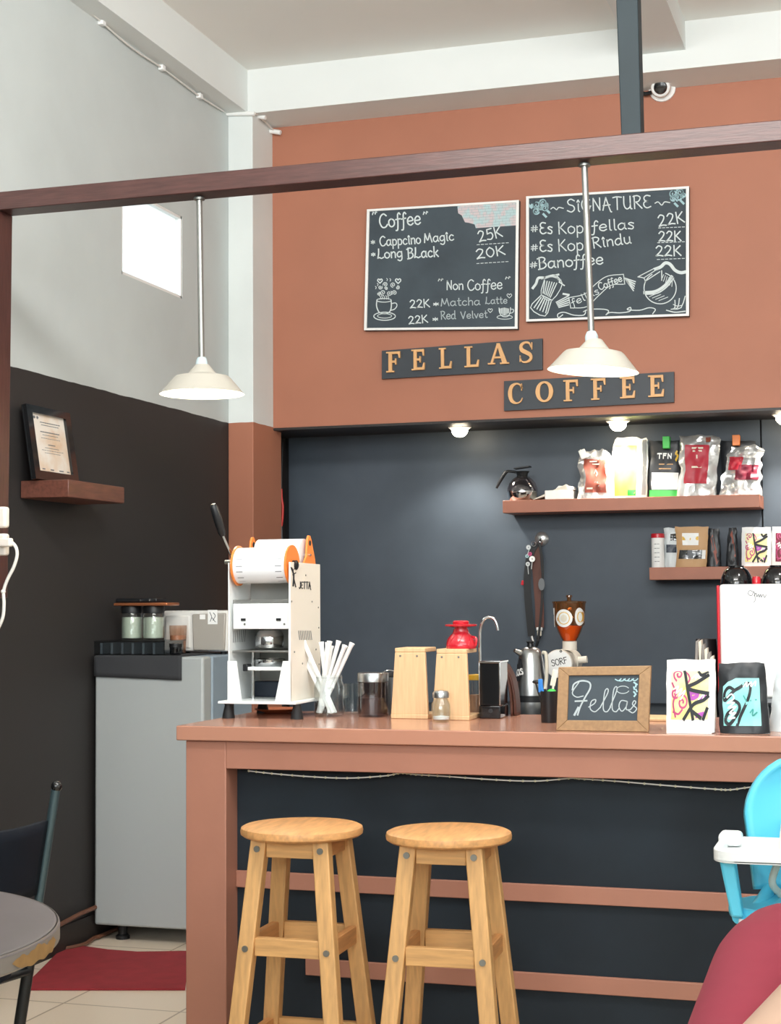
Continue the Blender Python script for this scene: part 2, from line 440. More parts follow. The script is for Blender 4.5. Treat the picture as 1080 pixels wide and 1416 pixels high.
# floor tiles (procedural brick grid with square tiles)
nt = MATS['tile'].node_tree
g = nt.nodes.new('ShaderNodeNewGeometry'); mp = nt.nodes.new('ShaderNodeMapping')
mp.inputs['Location'].default_value = (TILE_OX, TILE_OY, 0)
nt.links.new(g.outputs['Position'], mp.inputs[0])
br = nt.nodes.new('ShaderNodeTexBrick'); br.offset = 0; br.inputs['Scale'].default_value = 1
br.inputs['Brick Width'].default_value = TILE; br.inputs['Row Height'].default_value = TILE
br.inputs['Mortar Size'].default_value = .004
br.inputs['Color1'].default_value = lin('E8D9C6'); br.inputs['Color2'].default_value = lin('E4D4C0'); br.inputs['Mortar'].default_value = lin('A8957F')
nt.links.new(mp.outputs[0], br.inputs['Vector']); nt.links.new(br.outputs[0], nt.nodes['Principled BSDF'].inputs['Base Color'])

# ---------------------------------------------------------------- the setting
XL = -3.06; YB = 7.95; YW = 7.46; ZS = 2.188; ZC = 3.916; XR = 2.6
struct(MB().box((XL-.15, -4, -.1), (XR+.15, 8.3, 0)).build('floor', 'tile', smooth=False))
struct(MB().box((XL-.15, -4, ZC), (XR+.15, 8.3, ZC+.1)).build('ceiling', 'ceiling_white', smooth=False))
wy0, wy1, wz0, wz1 = 6.065, 6.668, 2.703, 3.08
wl = MB()
wl.box((XL-.03, -4, 0), (XL, wy0, ZC)); wl.box((XL-.03, wy1, 0), (XL, 8.3, ZC))
wl.box((XL-.03, wy0, 0), (XL, wy1, wz0)); wl.box((XL-.03, wy0, wz1), (XL, wy1, ZC))
struct(wl.build('wall_left', 'left_wall_paint', smooth=False))
win = MB()
for a, b in (((XL-.03, wy0, wz0), (XL-.002, wy0+.012, wz1)), ((XL-.03, wy1-.012, wz0), (XL-.002, wy1, wz1)),
             ((XL-.03, wy0, wz0), (XL-.002, wy1, wz0+.012)), ((XL-.03, wy0, wz1-.012), (XL-.002, wy1, wz1))): win.box(a, b)
wo = struct(win.build('window_1', 'white_frame', smooth=False))
MB().box((XL-.020, wy0+.012, wz0+.012), (XL-.015, wy1-.012, wz1-.012)).build('pane', 'glass_window', wo, smooth=False)
struct(MB().box((XR, -4, 0), (XR+.15, 8.3, ZC)).build('wall_right', 'plaster_white', smooth=False))
fw_ = MB().box((XL-.15, -4.1, 0), (XR+.15, -4, 2.0)).box((XL-.15, -4.1, 3.75), (XR+.15, -4, ZC))
struct(fw_.build('wall_front_light_block', 'plaster_white', smooth=False))  # unseen wall, added to keep low outside light off the counter
struct(MB().box((-2.93, YW, ZS), (XR, 7.6, ZC)).build('wall_back', 'brick_brown', smooth=False))
struct(MB().box((XL, 7.197, 0), (-2.93, 7.571, 3.70)).build('trim_1', 'column_paint', smooth=False, bevel=.004))          # corner column
struct(MB().box((XL, -4, 3.705), (-2.955, 7.197, ZC)).build('trim_2', 'plaster_white', smooth=False))                    # beam over the left wall
struct(MB().box((XL, 7.197, 3.70), (XR, YW, ZC)).build('trim_3', 'plaster_white', smooth=False))                     # beam over the back wall
struct(MB().box((-1.075, -4, 3.785), (-.841, 7.197, ZC)).build('trim_4', 'plaster_white', smooth=False))                 # ceiling beam
struct(MB().box((XL, 7.6, ZS), (XR, 8.1, ZS+.12)).build('trim_5', 'soffit_dark', smooth=False))                          # soffit of the recess
struct(MB().box((-2.93, 7.462, ZS-.012), (XR, 7.6, ZS)).build('trim_6', 'soffit_dark', smooth=False))
seam = W(1053, 640, YB).x
struct(MB().box((XL, YB+.02, 0), (XR, 8.1, ZS)).build('wall_recess_backing', 'black_gap', smooth=False))
pn = MB().box((-3.035, YB, 0), (seam-.004, YB+.02, ZS)).box((seam+.004, YB, 0), (XR, YB+.02, ZS))
struct(pn.build('wall_back_lower', 'recess_panel', smooth=False))
struct(MB().box((XL, 3.2, 0), (XL+.012, 7.197, .1)).build('baseboard_left', 'soffit_dark', smooth=False))

# ---------------------------------------------------------------- bar counter
YF, YP = 3.98, 4.057
XR_C = 1.6
bar = thing('bar_counter', 'terracotta painted bar counter with black panelled front and thick left post', 'counter', (-.1, 4.28, 0))
MB().box((-1.816, YF, 0), (-1.70, 4.53, .96)).build('post', 'brown_paint', bar, bevel=.003)
MB().box((-1.70, YF, .888), (XR_C, YF+.03, .96)).build('apron', 'brown_paint', bar, bevel=.002)
MB().box((-1.70, YP, 0), (XR_C, YP+.03, .96)).build('front_panel', 'black_panel', bar)
MB().box((-1.70, YP-.012, .567), (XR_C, YP, .611)).build('rail', 'brown_paint', bar, bevel=.002)
MB().box((-1.503, YP-.012, .347), (XR_C, YP, .390)).build('rail', 'brown_paint', bar, bevel=.002)
tag(MB().box((-1.838, YF-.014, .961), (XR_C+.02, 4.57, 1.0)).build('worktop', 'counter_top', bevel=.003),
    'glossy terracotta worktop running along the bar counter', 'worktop')
led = MB(); bd = MB()
lp = []
cur = [(344,1066),(380,1070),(430,1074),(480,1076),(530,1073),(555,1069),(575,1071),(610,1073),(680,1078),(740,1080),(790,1076),(805,1077),(850,1080),(920,1086),(985,1091),(1010,1092),(1045,1088),(1090,1090)]
for i, (px, py) in enumerate(cur):
    p = W(px, py, YF+.036); lp.append(p)
lps = smooth_path(lp, 10)
led.tube(lps, .0018, 6)
bd_pts = lps[::3]
for p in bd_pts: bd.ball(p, .0032, 6)
lt = thing('light_string', 'thin beaded light string sagging along the underside of the counter apron', 'string lights', lp[8])
led.build('wire', 'cable_white', lt); bd.build('bead', 'led_bead', lt)['kind'] = 'stuff'

# ---------------------------------------------------------------- beam, pillar, steel column
YBM = 4.60
zt, zb = 2.671, 2.611
tag(MB().box((-2.90, YBM, zb), (XR, YBM+.092, zt)).build('crossbeam', 'dark_wood', bevel=.003), 'long dark brown wooden beam spanning above the bar counter', 'beam')
pl = thing('pillar', 'dark brown wooden pillar on a black plinth at the left edge', 'pillar', (-2.80, 4.65, 0))
x1 = W(17.5, 300, YBM+.09).x; x0 = W(10.5, 850, YBM+.09).x
MB().hexa([Vector(q) for q in ((x0-.13, YBM, 1.345), (x0, YBM, 1.345), (x0, YBM+.09, 1.345), (x0-.13, YBM+.09, 1.345),
          (x1-.13, YBM, zb), (x1, YBM, zb), (x1, YBM+.09, zb), (x1-.13, YBM+.09, zb))]).build('shaft', 'pillar_wood', pl, bevel=.003)
MB().box((-2.95, YBM+.01, 0), (W(-34, 1000, YBM).x, YBM+.09, 1.345)).build('plinth', 'soffit_dark', pl)
for k, (py0, py1, lab) in enumerate(((701, 731, 'upper white socket box on the left pillar, without a cable'), (738, 769, 'lower white socket box on the left pillar, with a white cable leaving it'))):
    a = W(-22, py1, YBM); b = W(14, py0, YBM); xc = (a.x+b.x)/2
    s = thing('wall_socket', lab, 'socket', (xc, YBM, a.z))
    MB().box((a.x, YBM-.03, a.z), (b.x, YBM, b.z)).build('housing', 'outlet', s, bevel=.008, seg=3)
    c = ((a.x+b.x)/2, YBM-.03, (a.z+b.z)/2)
    MB().lathe([(0, 0), (.022, 0), (.022, .004), (.017, .004), (.015, -.006), (0, -.006)], c, 20, (0, -1, 0)).build('socket_face', 'outlet', s)
cb = [W(x, y, YBM-.035) for x, y in ((8, 748), (16, 750), (22, 757), (23.5, 768), (19, 784), (10, 802), (5, 818), (5.5, 835), (4, 853), (-3, 870), (-14, 890), (-18, 960))]
cbo = thing('power_cable', 'white power cable hanging from the lower socket on the pillar', 'cable', cb[5])
MB().tube(cb, .0055, 10, sm=6).build('cord', 'cable_white', cbo)
MB().box(W(3, 750, YBM-.055)-Vector((.02, 0, .014)), W(3, 750, YBM-.055)+Vector((.028, .024, .014))).build('plug', 'outlet', cbo, bevel=.006, seg=3)
MB().ball(W(4.5, 818, YBM-.035), .008, 10).build('tie_knot', 'cable_white', cbo)

sp = [W(861, 187, 4.645), W(893.5, 187, 4.645), W(854, 0, 4.645), W(889, 0, 4.645)]
def ext(a, b, z): t = (z-a.z)/(b.z-a.z); return a+(b-a)*t
b0, b1 = ext(sp[0], sp[2], zt), ext(sp[1], sp[3], zt); t0, t1 = ext(sp[0], sp[2], 3.785), ext(sp[1], sp[3], 3.785)
dpt = Vector((0, .07, 0)); off = Vector((0, -.03, 0))
b1 = b1-Vector((.010, 0, 0)); t1 = t1-Vector((.012, 0, 0))
tag(MB().hexa([b0+off, b1+off, b1+off+dpt, b0+off+dpt, t0+off, t1+off, t1+off+dpt, t0+off+dpt]).build('steel_post', 'steel_grey', bevel=.003),
    'dark grey steel post rising from the wooden beam to the ceiling', 'post')

# ---------------------------------------------------------------- pendant lamps
def pendant(px_top, py_top, px, py_rim, tilt, label):
    Y = YBM+.046
    top = W(px_top, py_top, Y); top.z = zb
    rim = W(px, py_rim, Y)
    root = thing('pendant_lamp', label, 'lamp', rim, 'pendant lamps under the beam')
    a = .0035+0*tilt
    ax = (top-rim).normalized()
    k = .1335
    neck = rim + ax*.105
    MB().tube([neck, top], .0095, 14).build('rod', 'aluminium', root)
    MB().lathe([(0, 0), (.018, 0), (.018, .006), (.011, .012), (0, .012)], top-Vector((0, 0, .012)), 20).build('ceiling_cap', 'aluminium', root)
    MB().lathe([(0, 0), (.019, 0), (.0195, .012), (.017, .02), (.013, .028), (0, .028)], rim+ax*.088, 20, ax).build('socket', 'socket_blue', root)
    tl = (Matrix.Rotation(R_(tilt), 3, 'Y') @ Vector((0, 0, 1)))
    outer = [(.018, .094), (.022, .092), (.042, .068), (.045, .064), (.083, .056), (.090, .050), (.130, .003), (k, 0)]
    inner = [(k-.001, -.0005), (.128, .001), (.088, .047), (.080, .053), (.043, .060), (.018, .088), (0, .088)]
    MB().lathe(outer, rim, 48, tl).build('shade', 'shade_metal', root)
    MB().lathe(inner, rim, 48, tl).build('shade_lining', 'shade_inside', root)
    bl = rim+tl*.022
    MB().lathe([(0, -.034), (.018, -.028), (.029, -.012), (.031, .002), (.026, .018), (.015, .034), (.013, .05), (0, .05)], bl, 20, tl).build('bulb', 'bulb_glow', root)
    l = bpy.data.lights.new('pendant_light', 'POINT'); l.energy = 7; l.color = (1, .93, .8); l.shadow_soft_size = .03
    lo = bpy.data.objects.new('pendant_light', l); COL.objects.link(lo); lo.location = Vector((0, 0, -.022)); lo.parent = root
pendant(275.5, 282, 279.5, 545, 0, 'left pendant lamp with metal cone shade, hanging before the grey wall')
pendant(808, 222, 820, 513, 4, 'right pendant lamp with metal cone shade, hanging before the COFFEE sign')

spot('added_machine_spot', (.5, 5.2, 3.6), (-.30, 6.95, 1.15), 260, (1, .97, .92), 22, .5, .05)  # added spot out of view, overexposes the espresso machine front

# ---------------------------------------------------------------- downlights
for px, py, lab in ((622, 590, 'lit downlight in the recess soffit left of the upper shelf'), (847, 582, 'lit downlight in the recess soffit over the coffee pouches'), (1082, 573, 'lit downlight in the recess soffit at the right edge')):
    p = at(px, py, 2, ZS-.02); p.y = 7.72; p = Vector((p.x, 7.72, ZS))
    d = thing('downlight', lab, 'ceiling light', p, 'downlights in the recess soffit')
    MB().lathe([(0, 0), (.058, 0), (.058, -.006), (.048, -.012), (.042, -.012), (0, -.012)], p, 28).build('trim_ring', 'white_frame', d)
    MB().lathe([(.041, -.012), (.039, -.03), (.028, -.045), (.014, -.052), (0, -.053)], p, 24).build('lens', 'bulb_spot', d)
    s = spot('downlight_beam', (0, 0, 0), (0, .0, -1), 24, (1, .93, .82), 120, .7, .035)
    s.parent = d; s.location = (0, 0, -.06); s.rotation_euler = (R_(0), 0, 0)

# ---------------------------------------------------------------- chalk boards and signs
YBd = YW-.028
def board_quad(name, px, label, cat, group=None, frame_w=.012, board='chalkboard', fm='white_frame', Y=YBd):
    q = [W(x, y, Y) for x, y in px]          # tl, tr, br, bl
    c = (q[0]+q[1]+q[2]+q[3])/4
    root = thing(name, label, cat, (c.x, YW, min(p.z for p in q)), group)
    back = Vector((0, YW-Y-.001, 0))
    MB().hexa([q[3], q[2], q[2]+back, q[3]+back, q[0], q[1], q[1]+back, q[0]+back]).build('panel', board, root, smooth=False)
    if frame_w:
        fr = MB(); o = Vector((0, -.008, 0))
        for i in range(4):
            a, b = q[i], q[(i+1) % 4]; ai, bi = a+(c-a).normalized()*frame_w*1.41, b+(c-b).normalized()*frame_w*1.41
            fr.hexa([a, b, bi, ai, a+o, b+o, bi+o, ai+o])
        fr.build('frame', fm, root, smooth=False)
    return root
def crop(ox, oy, s, Y, d=.0015):
    return lambda u, v: W(ox+u/s, oy+v/s, Y)-Vector((0, d, 0))
b1 = board_quad('menu_board', ((508,290),(718,277),(716,455),(504,457)), 'white framed chalk menu board with the coffee and non coffee lists', 'menu board', 'chalk menu boards')
f = crop(500, 270, 4.6957, YBd)
m = MB()
def yflip_write(mb, text, p0, p1, h, w, f):
    # crop coordinates grow downwards: letters are laid with the normal pointing up
    st, L = glyphs(text); p0 = Vector((*p0, 0)); p1 = Vector((*p1, 0)); e = (p1-p0)/L
    n = Vector((e.y, -e.x, 0)).normalized()*(h/10)
    for g in st: mb.ribbon([tuple((p0+e*a+n*b)[:2]) for a, b in g], w, f, 4)
wr = yflip_write
def word(board, m_, text, p0, p1, h, w, f):
    b = MB(); yflip_write(b, text, p0, p1, h, w, f); b.build('chalk_word', m_, board, smooth=False, recalc=False)
def dashes(board, xa, xb, y0, y1, n, f):
    b = MB()
    for k in range(n): t0 = k/n; t1 = (k+.6)/n; b.ribbon([(xa+(xb-xa)*t0, y0+(y1-y0)*t0), (xa+(xb-xa)*t1, y0+(y1-y0)*t1)], 4, f, 0)
    b.build('price_underline', 'chalk', board, smooth=False, recalc=False)
word(b1, 'chalk', '"', (72,165), (112,160), 55, 7, f); word(b1, 'chalk', 'Coffee', (122,212), (385,188), 88, 9, f); word(b1, 'chalk', '"', (402,160), (442,155), 50, 7, f)
word(b1, 'chalk', '*', (62,322), (90,320), 46, 6, f); word(b1, 'chalk', 'Cappcino', (122,330), (385,313), 62, 7.5, f); word(b1, 'chalk', 'Magic', (408,308), (600,292), 60, 7.5, f)
word(b1, 'chalk', '*', (64,400), (92,398), 40, 7, f); word(b1, 'chalk', 'Long', (106,412), (265,402), 62, 8, f); word(b1, 'chalk', 'BLack', (300,410), (500,398), 66, 8.5, f)
word(b1, 'chalk', '25K', (766,305), (918,268), 70, 8, f); word(b1, 'chalk', '20K', (750,415), (935,385), 62, 8, f)
for y0, y1, xa in ((322,308,750),(444,430,748)): dashes(b1, xa, xa+215, y0, y1, 8, f)
word(b1, 'chalk', '"', (496,588), (538,586), 44, 6, f); word(b1, 'chalk', 'Non', (553,614), (662,612), 60, 7, f); word(b1, 'chalk', 'Coffee', (692,618), (914,608), 68, 7, f); word(b1, 'chalk', '"', (934,574), (976,570), 42, 6, f)
word(b1, 'chalk', '22K', (316,734), (444,726), 52, 7, f); word(b1, 'chalk', '*', (466,722), (504,720), 40, 6, f)
word(b1, 'chalk', '22K', (308,838), (432,826), 50, 7, f); word(b1, 'chalk', '*', (462,820), (500,818), 40, 6, f)
word(b1, 'chalk_soft', 'Matcha', (516,720), (770,712), 50, 6, f); word(b1, 'chalk_soft', 'Latte', (806,706), (946,702), 44, 5.5, f)
word(b1, 'chalk_soft', 'Red', (516,806), (612,802), 52, 6, f); word(b1, 'chalk_soft', 'Velvet', (646,802), (818,794), 46, 5.5, f)
m = MB()
m.ribbon([(100,682),(98,720),(112,756),(134,768),(164,768),(186,752),(194,720),(192,680)], 7, f); m.ribbon(ring2(146,682,47,12,20), 5, f)
m.ribbon([(194,704),(222,700),(230,718),(214,740),(188,748)], 6, f); m.ribbon(ring2(150,786,70,26,24), 6, f); m.ribbon(ring2(150,784,46,14,20), 4, f)
for x, y, r in ((155,580,16),(205,582,17),(235,600,13),(122,598,14),(140,632,18),(180,636,18),(214,634,17),(160,606,11),(112,640,12)): m.ribbon(scroll(x,y,r,1.5,x*.1), 4.5, f, 2)
def heart(mb, x, y, s, w, f): mb.ribbon([(x,y+s),(x-s,y),(x-s*.8,y-s*.7),(x-s*.3,y-s*.7),(x,y-s*.2),(x+s*.3,y-s*.7),(x+s*.8,y-s*.7),(x+s,y),(x,y+s)], w, f, 2)
heart(m,120,556,15,7,f); heart(m,238,556,17,7,f)
for x, y in ((92,600),(165,548),(186,550),(104,580)): m.ribbon([(x,y+8),(x+4,y-2),(x-2,y-8)], 4, f, 2)
for x in (120, 132, 146, 160, 172): m.ribbon([(x,676),(x+5,664),(x-3,652)], 4, f, 2)
m.build('chalk_drawing', 'chalk', b1, smooth=False, recalc=False); m = MB()
for q in ((960,652,15),(836,748,14)): heart(m,*q,4,f); m.build('chalk_drawing', 'chalk', b1, smooth=False, recalc=False); m = MB()
for k in range(7): m.ribbon([(900+k*9,732+abs(3-k)*2),(900+k*9,776-abs(3-k)*4)], 6, f, 0)
m.ribbon([(893,732),(896,760),(915,786),(950,786),(965,760),(968,730)], 5, f); m.ribbon([(966,740),(986,742),(984,760),(960,768)], 5, f, 3); m.ribbon(ring2(930,792,50,13,18), 4, f)
m.build('chalk_drawing', 'chalk', b1, smooth=False, recalc=False)
m = MB()
poly = [(622,66),(1002,44),(1004,196),(742,214),(735,190),(700,180),(672,176),(650,130),(628,118)]
m.add([f(*p)-Vector((0,.0002,0)) for p in poly], [tuple(range(len(poly)))])
bp = m.build('brick_print', 'brick_print', b1, smooth=False)
m = MB()
for k in range(1, 9):
    yl = 62+k*17-4
    xs = 630 if k < 4 else 660 if k < 6 else 700 if k < 7 else 742
    m.ribbon([(xs, yl+8), (1000, yl-12+(-2))], 2, lambda u, v: f(u, v)-Vector((0, .0005, 0)), 0)
    for j in range(10):
        x = xs+20+j*44+(k % 2)*22
        if x < 995: m.ribbon([(x, yl+8-(x-xs)*.055), (x, yl-9-(x-xs)*.055)], 2, lambda u, v: f(u, v)-Vector((0, .0005, 0)), 0)
m.build('brick_joints', 'brick_line', bp, smooth=False, recalc=False)

b2 = board_quad('menu_board', ((728,272),(953,258),(953,437),(728,445)), 'white framed chalk menu board headed signature with a coffee pot drawing', 'menu board', 'chalk menu boards')
f = crop(720, 250, 4.5, YBd)
m = MB()
word(b2, 'chalk', 'SiGNATURE', (292,196), (812,168), 80, 7.5, f)
for x in (): m.ribbon([(x,176),(x+16,166),(x+36,180),(x+50,166),(x+78,172)] if x < 500 else [(x,140),(x+20,132),(x+42,152),(x+60,132),(x+92,136)], 6, f)
word(b2, 'chalk', '#', (68,318), (108,316), 56, 6, f); word(b2, 'chalk', 'Es', (122,332), (200,328), 72, 8, f); word(b2, 'chalk', 'Kopi', (236,332), (420,322), 74, 7, f); word(b2, 'chalk', 'fellas', (446,316), (708,298), 66, 7.5, f)
word(b2, 'chalk', '#', (68,436), (108,434), 56, 6, f); word(b2, 'chalk', 'Es', (122,442), (200,438), 72, 8, f); word(b2, 'chalk', 'Kopi', (236,440), (420,428), 74, 7, f); word(b2, 'chalk', 'Rindu', (452,420), (688,388), 66, 7.5, f)
word(b2, 'chalk', '#', (62,542), (104,540), 52, 6, f); word(b2, 'chalk', 'Banoffee', (112,548), (514,518), 70, 8, f)
word(b2, 'chalk', '22K', (862,286), (1022,258), 70, 8, f); word(b2, 'chalk', '22K', (860,378), (1000,374), 62, 8, f); word(b2, 'chalk', '22K', (842,470), (1000,466), 64, 8, f)
for y, xa, xb in ((294,858,1030),(386,852,1030),(490,850,1030)):
    dashes(b2, xa, xb, y, y-7, 7, f)
for x in (188, 836):
    m = MB(); m.ribbon([(x,176),(x+16,166),(x+36,180),(x+50,166),(x+78,172)] if x < 500 else [(x,140),(x+20,132),(x+42,152),(x+60,132),(x+92,136)], 6, f); m.build('chalk_tilde', 'chalk', b2, smooth=False, recalc=False)
m = MB()   # moka pot, ribbon banner, glass pot, flourishes
m.ribbon([(130,612),(200,598),(260,640),(196,742),(128,708),(148,616)], 5, f, 3); m.ribbon([(126,714),(62,790),(152,842),(190,750)], 6, f, 3); m.ribbon([(128,710),(196,744)], 7, f, 0)
for k in range(6): m.ribbon([(150+k*15,622+k*3),(140+k*9,700+k*5)], 6, f, 0)
for k in range(5): m.ribbon([(128+k*12,726+k*5),(84+k*18,790+k*8)], 7, f, 0)
m.ribbon([(148,604),(110,606),(96,640),(76,668)], 16, f); m.ribbon([(150,604),(210,590),(246,620)], 14, f); m.ribbon([(240,630),(272,652)], 8, f, 0); m.ribbon([(212,590),(236,584)], 12, f, 0)
m.build('chalk_drawing', 'chalk', b2, smooth=False, recalc=False); m = MB()
m.ribbon([(300,728),(400,704),(470,640),(540,594),(640,582)], 5, f); m.ribbon([(310,792),(410,784),(480,720),(560,652),(640,644)], 5, f); m.ribbon([(640,582),(648,644)], 5, f, 0); m.ribbon([(300,728),(312,792)], 5, f, 0)
for k in range(5): m.ribbon([(648+k*4,606+k*6),(714-k*3,628+k*14)], 7, f, 0)
for k in range(5): m.ribbon([(222+k*4,756+k*8),(298,716+k*14)], 7, f, 0)
m.ribbon([(266,704),(300,710)], 12, f, 0)
word(b2, 'chalk', 'fellas', (326,780), (492,700), 44, 5, f); word(b2, 'chalk', 'Coffee', (494,680), (634,624), 44, 6, f)
m.build('chalk_drawing', 'chalk', b2, smooth=False, recalc=False); m = MB()
m.ribbon(ring2(868,668,100,98,36,-70,240), 6, f, 2); m.ribbon([(770,696),(840,688),(900,650),(940,596)], 18, f); m.ribbon([(782,706),(850,700),(910,660),(952,606)], 8, f)
m.ribbon([(778,624),(866,566)], 6, f, 0); m.ribbon([(768,604),(856,546)], 5, f, 0); m.ribbon([(730,598),(768,606),(776,632)], 6, f, 2); m.ribbon([(730,598),(830,546)], 5, f, 0)
m.ribbon([(838,550),(872,536),(900,512),(930,520),(960,556),(996,572),(1032,566)], 20, f); m.ribbon([(878,560),(878,620)], 6, f, 0)
for k in range(6): m.ribbon([(890+k*11,584+k*6),(876+k*13,618+k*8)], 4, f, 0)
for k in range(4): m.ribbon([(800+k*20,722+k*8),(850+k*22,700+k*8)], 4, f, 0)
m.build('chalk_drawing', 'chalk', b2, smooth=False, recalc=False); m = MB()
for dx, dy in ((0,0),(28,0),(64,0)): m.ribbon([(936+dx*.2,800+dx*.0),(960+dx*.6,790),(960+dx,744-dx*.4)], 6, f, 2)
m.ribbon([(908,806),(960,818),(1024,812)], 7, f); m.ribbon([(950,770),(976,780),(1000,776)], 5, f)
m.build('chalk_drawing', 'chalk', b2, smooth=False, recalc=False); m = MB()
m.ribbon([(262,834),(236,852),(232,830),(270,818),(330,836),(392,836),(404,812),(388,816),(430,800),(520,800),(548,812),(530,836),(556,820),(620,822),(680,812),(684,788),(664,802),(740,806),(800,790),(838,800),(822,828)], 6, f, 4)
m.build('chalk_drawing', 'chalk', b2, smooth=False, recalc=False)
m = MB()   # pale blue corner flowers
for x, y, r in ((100,150,26),(140,136,24),(150,170,24),(96,190,22),(124,166,18),(160,148,14),(950,80,26),(992,72,26),(984,106,24),(948,108,20),(1014,90,18),(968,92,16)):
    m.ribbon(scroll(x,y,r,1.4,x*.2), 6, f, 2); m.ribbon(ring2(x,y,r*.8,r*.7,12), 5, f, 2)
for x, y in ((60,160),(78,158),(170,190),(150,216),(968,150),(1006,134)): m.ribbon([(x-8,y-8),(x+8,y+8)], 14, f, 0)
m.build('chalk_flowers', 'chalk_blue', b2, smooth=False, recalc=False)

# wooden letters: stem, arm and curve shapes in a 0..1 box, extruded
def letter_polys(ch):
    H = []
    if ch in 'FEL':
        H += [[(.14,0),(.36,0),(.36,1),(.14,1)], [(0,0),(.5,0),(.5,.07),(0,.07)], [(0,.93),(.5,.93),(.5,1),(0,1)]]
        if ch in 'FE': H += [[(.3,.88),(.88,.88),(.88,1),(.3,1)], [(.8,.68),(.88,.68),(.88,1),(.74,.9)], [(.3,.46),(.62,.46),(.62,.56),(.3,.56)], [(.56,.36),(.64,.36),(.64,.66),(.56,.66)]]
        if ch in 'EL': H += [[(.3,0),(.88,0),(.88,.12),(.3,.12)], [(.74,.1),(.88,0),(.92,.34),(.84,.34)]]
    if ch == 'A':
        H += [[(.08,0),(.19,0),(.5,.9),(.42,1)], [(.40,1),(.56,1),(.95,0),(.70,0)], [(.25,.28),(.72,.28),(.72,.37),(.25,.37)], [(-.02,0),(.34,0),(.34,.07),(-.02,.07)], [(.58,0),(1.03,0),(1.03,.07),(.58,.07)]]
    return H
def stroke_poly(pts, ws):
    p = smooth_path([(a, b, 0) for a, b in pts], 6); n = len(p); L = []; R2 = []
    for i, q in enumerate(p):
        d = (p[min(i+1, n-1)]-p[max(i-1, 0)]).normalized(); nn = Vector((-d.y, d.x, 0))
        t = i/(n-1)*(len(ws)-1); k = min(int(t), len(ws)-2); wv = ws[k]+(ws[k+1]-ws[k])*(t-k)
        L.append(q+nn*wv/2); R2.append(q-nn*wv/2)
    return L, R2
def wood_letter(root, ch, p0, p1, h, Y):
    """letter standing on the line p0-p1 of the sign, height h"""
    e = (p1-p0); n = Vector((0, -1, 0)); u = Vector((0, 0, 1)); u = (u - e.normalized()*u.dot(e.normalized())).normalized()*h
    fm = lambda a, b, c: p0 + e*a + u*b + n*c
    mb = MB()
    for i, poly in enumerate(letter_polys(ch)): mb.prism(poly, 0, .011+.0006*i, fm)
    if ch in 'SCO':
        if ch == 'S': pts, ws = [(.82,.72),(.7,.93),(.42,.96),(.2,.82),(.24,.62),(.5,.5),(.76,.37),(.8,.18),(.55,.04),(.25,.07),(.13,.28)], (.04,.1,.1,.18,.22,.2,.2,.16,.1,.06,.04)
        elif ch == 'C': pts, ws = [(.9,.72),(.78,.9),(.52,.96),(.24,.82),(.14,.5),(.24,.18),(.52,.04),(.78,.1),(.92,.28)], (.1,.08,.08,.2,.25,.2,.08,.06,.04)
        else: pts, ws = [(.5+.37*math.cos(R_(90+i*30)), .5+.45*math.sin(R_(90+i*30))) for i in range(13)], (.09,.13,.2,.24,.2,.13,.09,.13,.2,.24,.2,.13,.09)
        L, Rr = stroke_poly(pts, ws)
        vs = [fm(q.x, q.y, c) for q in L for c in (0, .011)] + [fm(q.x, q.y, c) for q in Rr for c in (0, .011)]
        n_ = len(L); k = 2*n_; fs = []
        for i in range(n_-1):
            a, b, c2, d2 = 2*i, 2*i+2, k+2*i, k+2*i+2
            fs += [(a+1, b+1, d2+1, c2+1), (a, c2, d2, b), (a, b, b+1, a+1), (c2, c2+1, d2+1, d2)]
        fs += [(0, 1, k+1, k), (2*n_-2, k+2*n_-2, k+2*n_-1, 2*n_-1)]
        mb.add(vs, fs)
        if ch in 'SC': mb.prism([(.84,.62),(.9,.62),(.9,.96),(.84,.96)], 0, .011, fm)
        if ch == 'S': mb.prism([(.1,.05),(.16,.05),(.16,.36),(.1,.36)], 0, .011, fm)
    mb.build('letter', 'letter_wood', root, smooth=False)
YSg = YW-.02
for word, q, lets, lab in (
    ('FELLAS', ((528,485),(750,468),(750,511),(528,524)), ((535,557,515),(570,590,512),(608,627,510),(643,665,508),(676,704,504),(717,739,502)), 'black wooden sign with raised wooden letters reading FELLAS'),
    ('COFFEE', ((697,527),(932,514),(932,556),(697,568)), ((703,725,559),(741,766,556.5),(780,803,555),(818,841,553),(858,881,551),(897,921,549),), 'black wooden sign with raised wooden letters reading COFFEE')):
    rt_ = board_quad('wall_sign', q, lab, 'sign', 'letter signs under the menu boards', 0, 'sign_board', Y=YSg)
    for ch, (xa, xb, yb) in zip(word, lets):
        p0 = W(xa, yb+.5, YSg); p1 = W(xb, yb-.6, YSg)
        wood_letter(rt_, ch, p0, p1, .1, YSg)
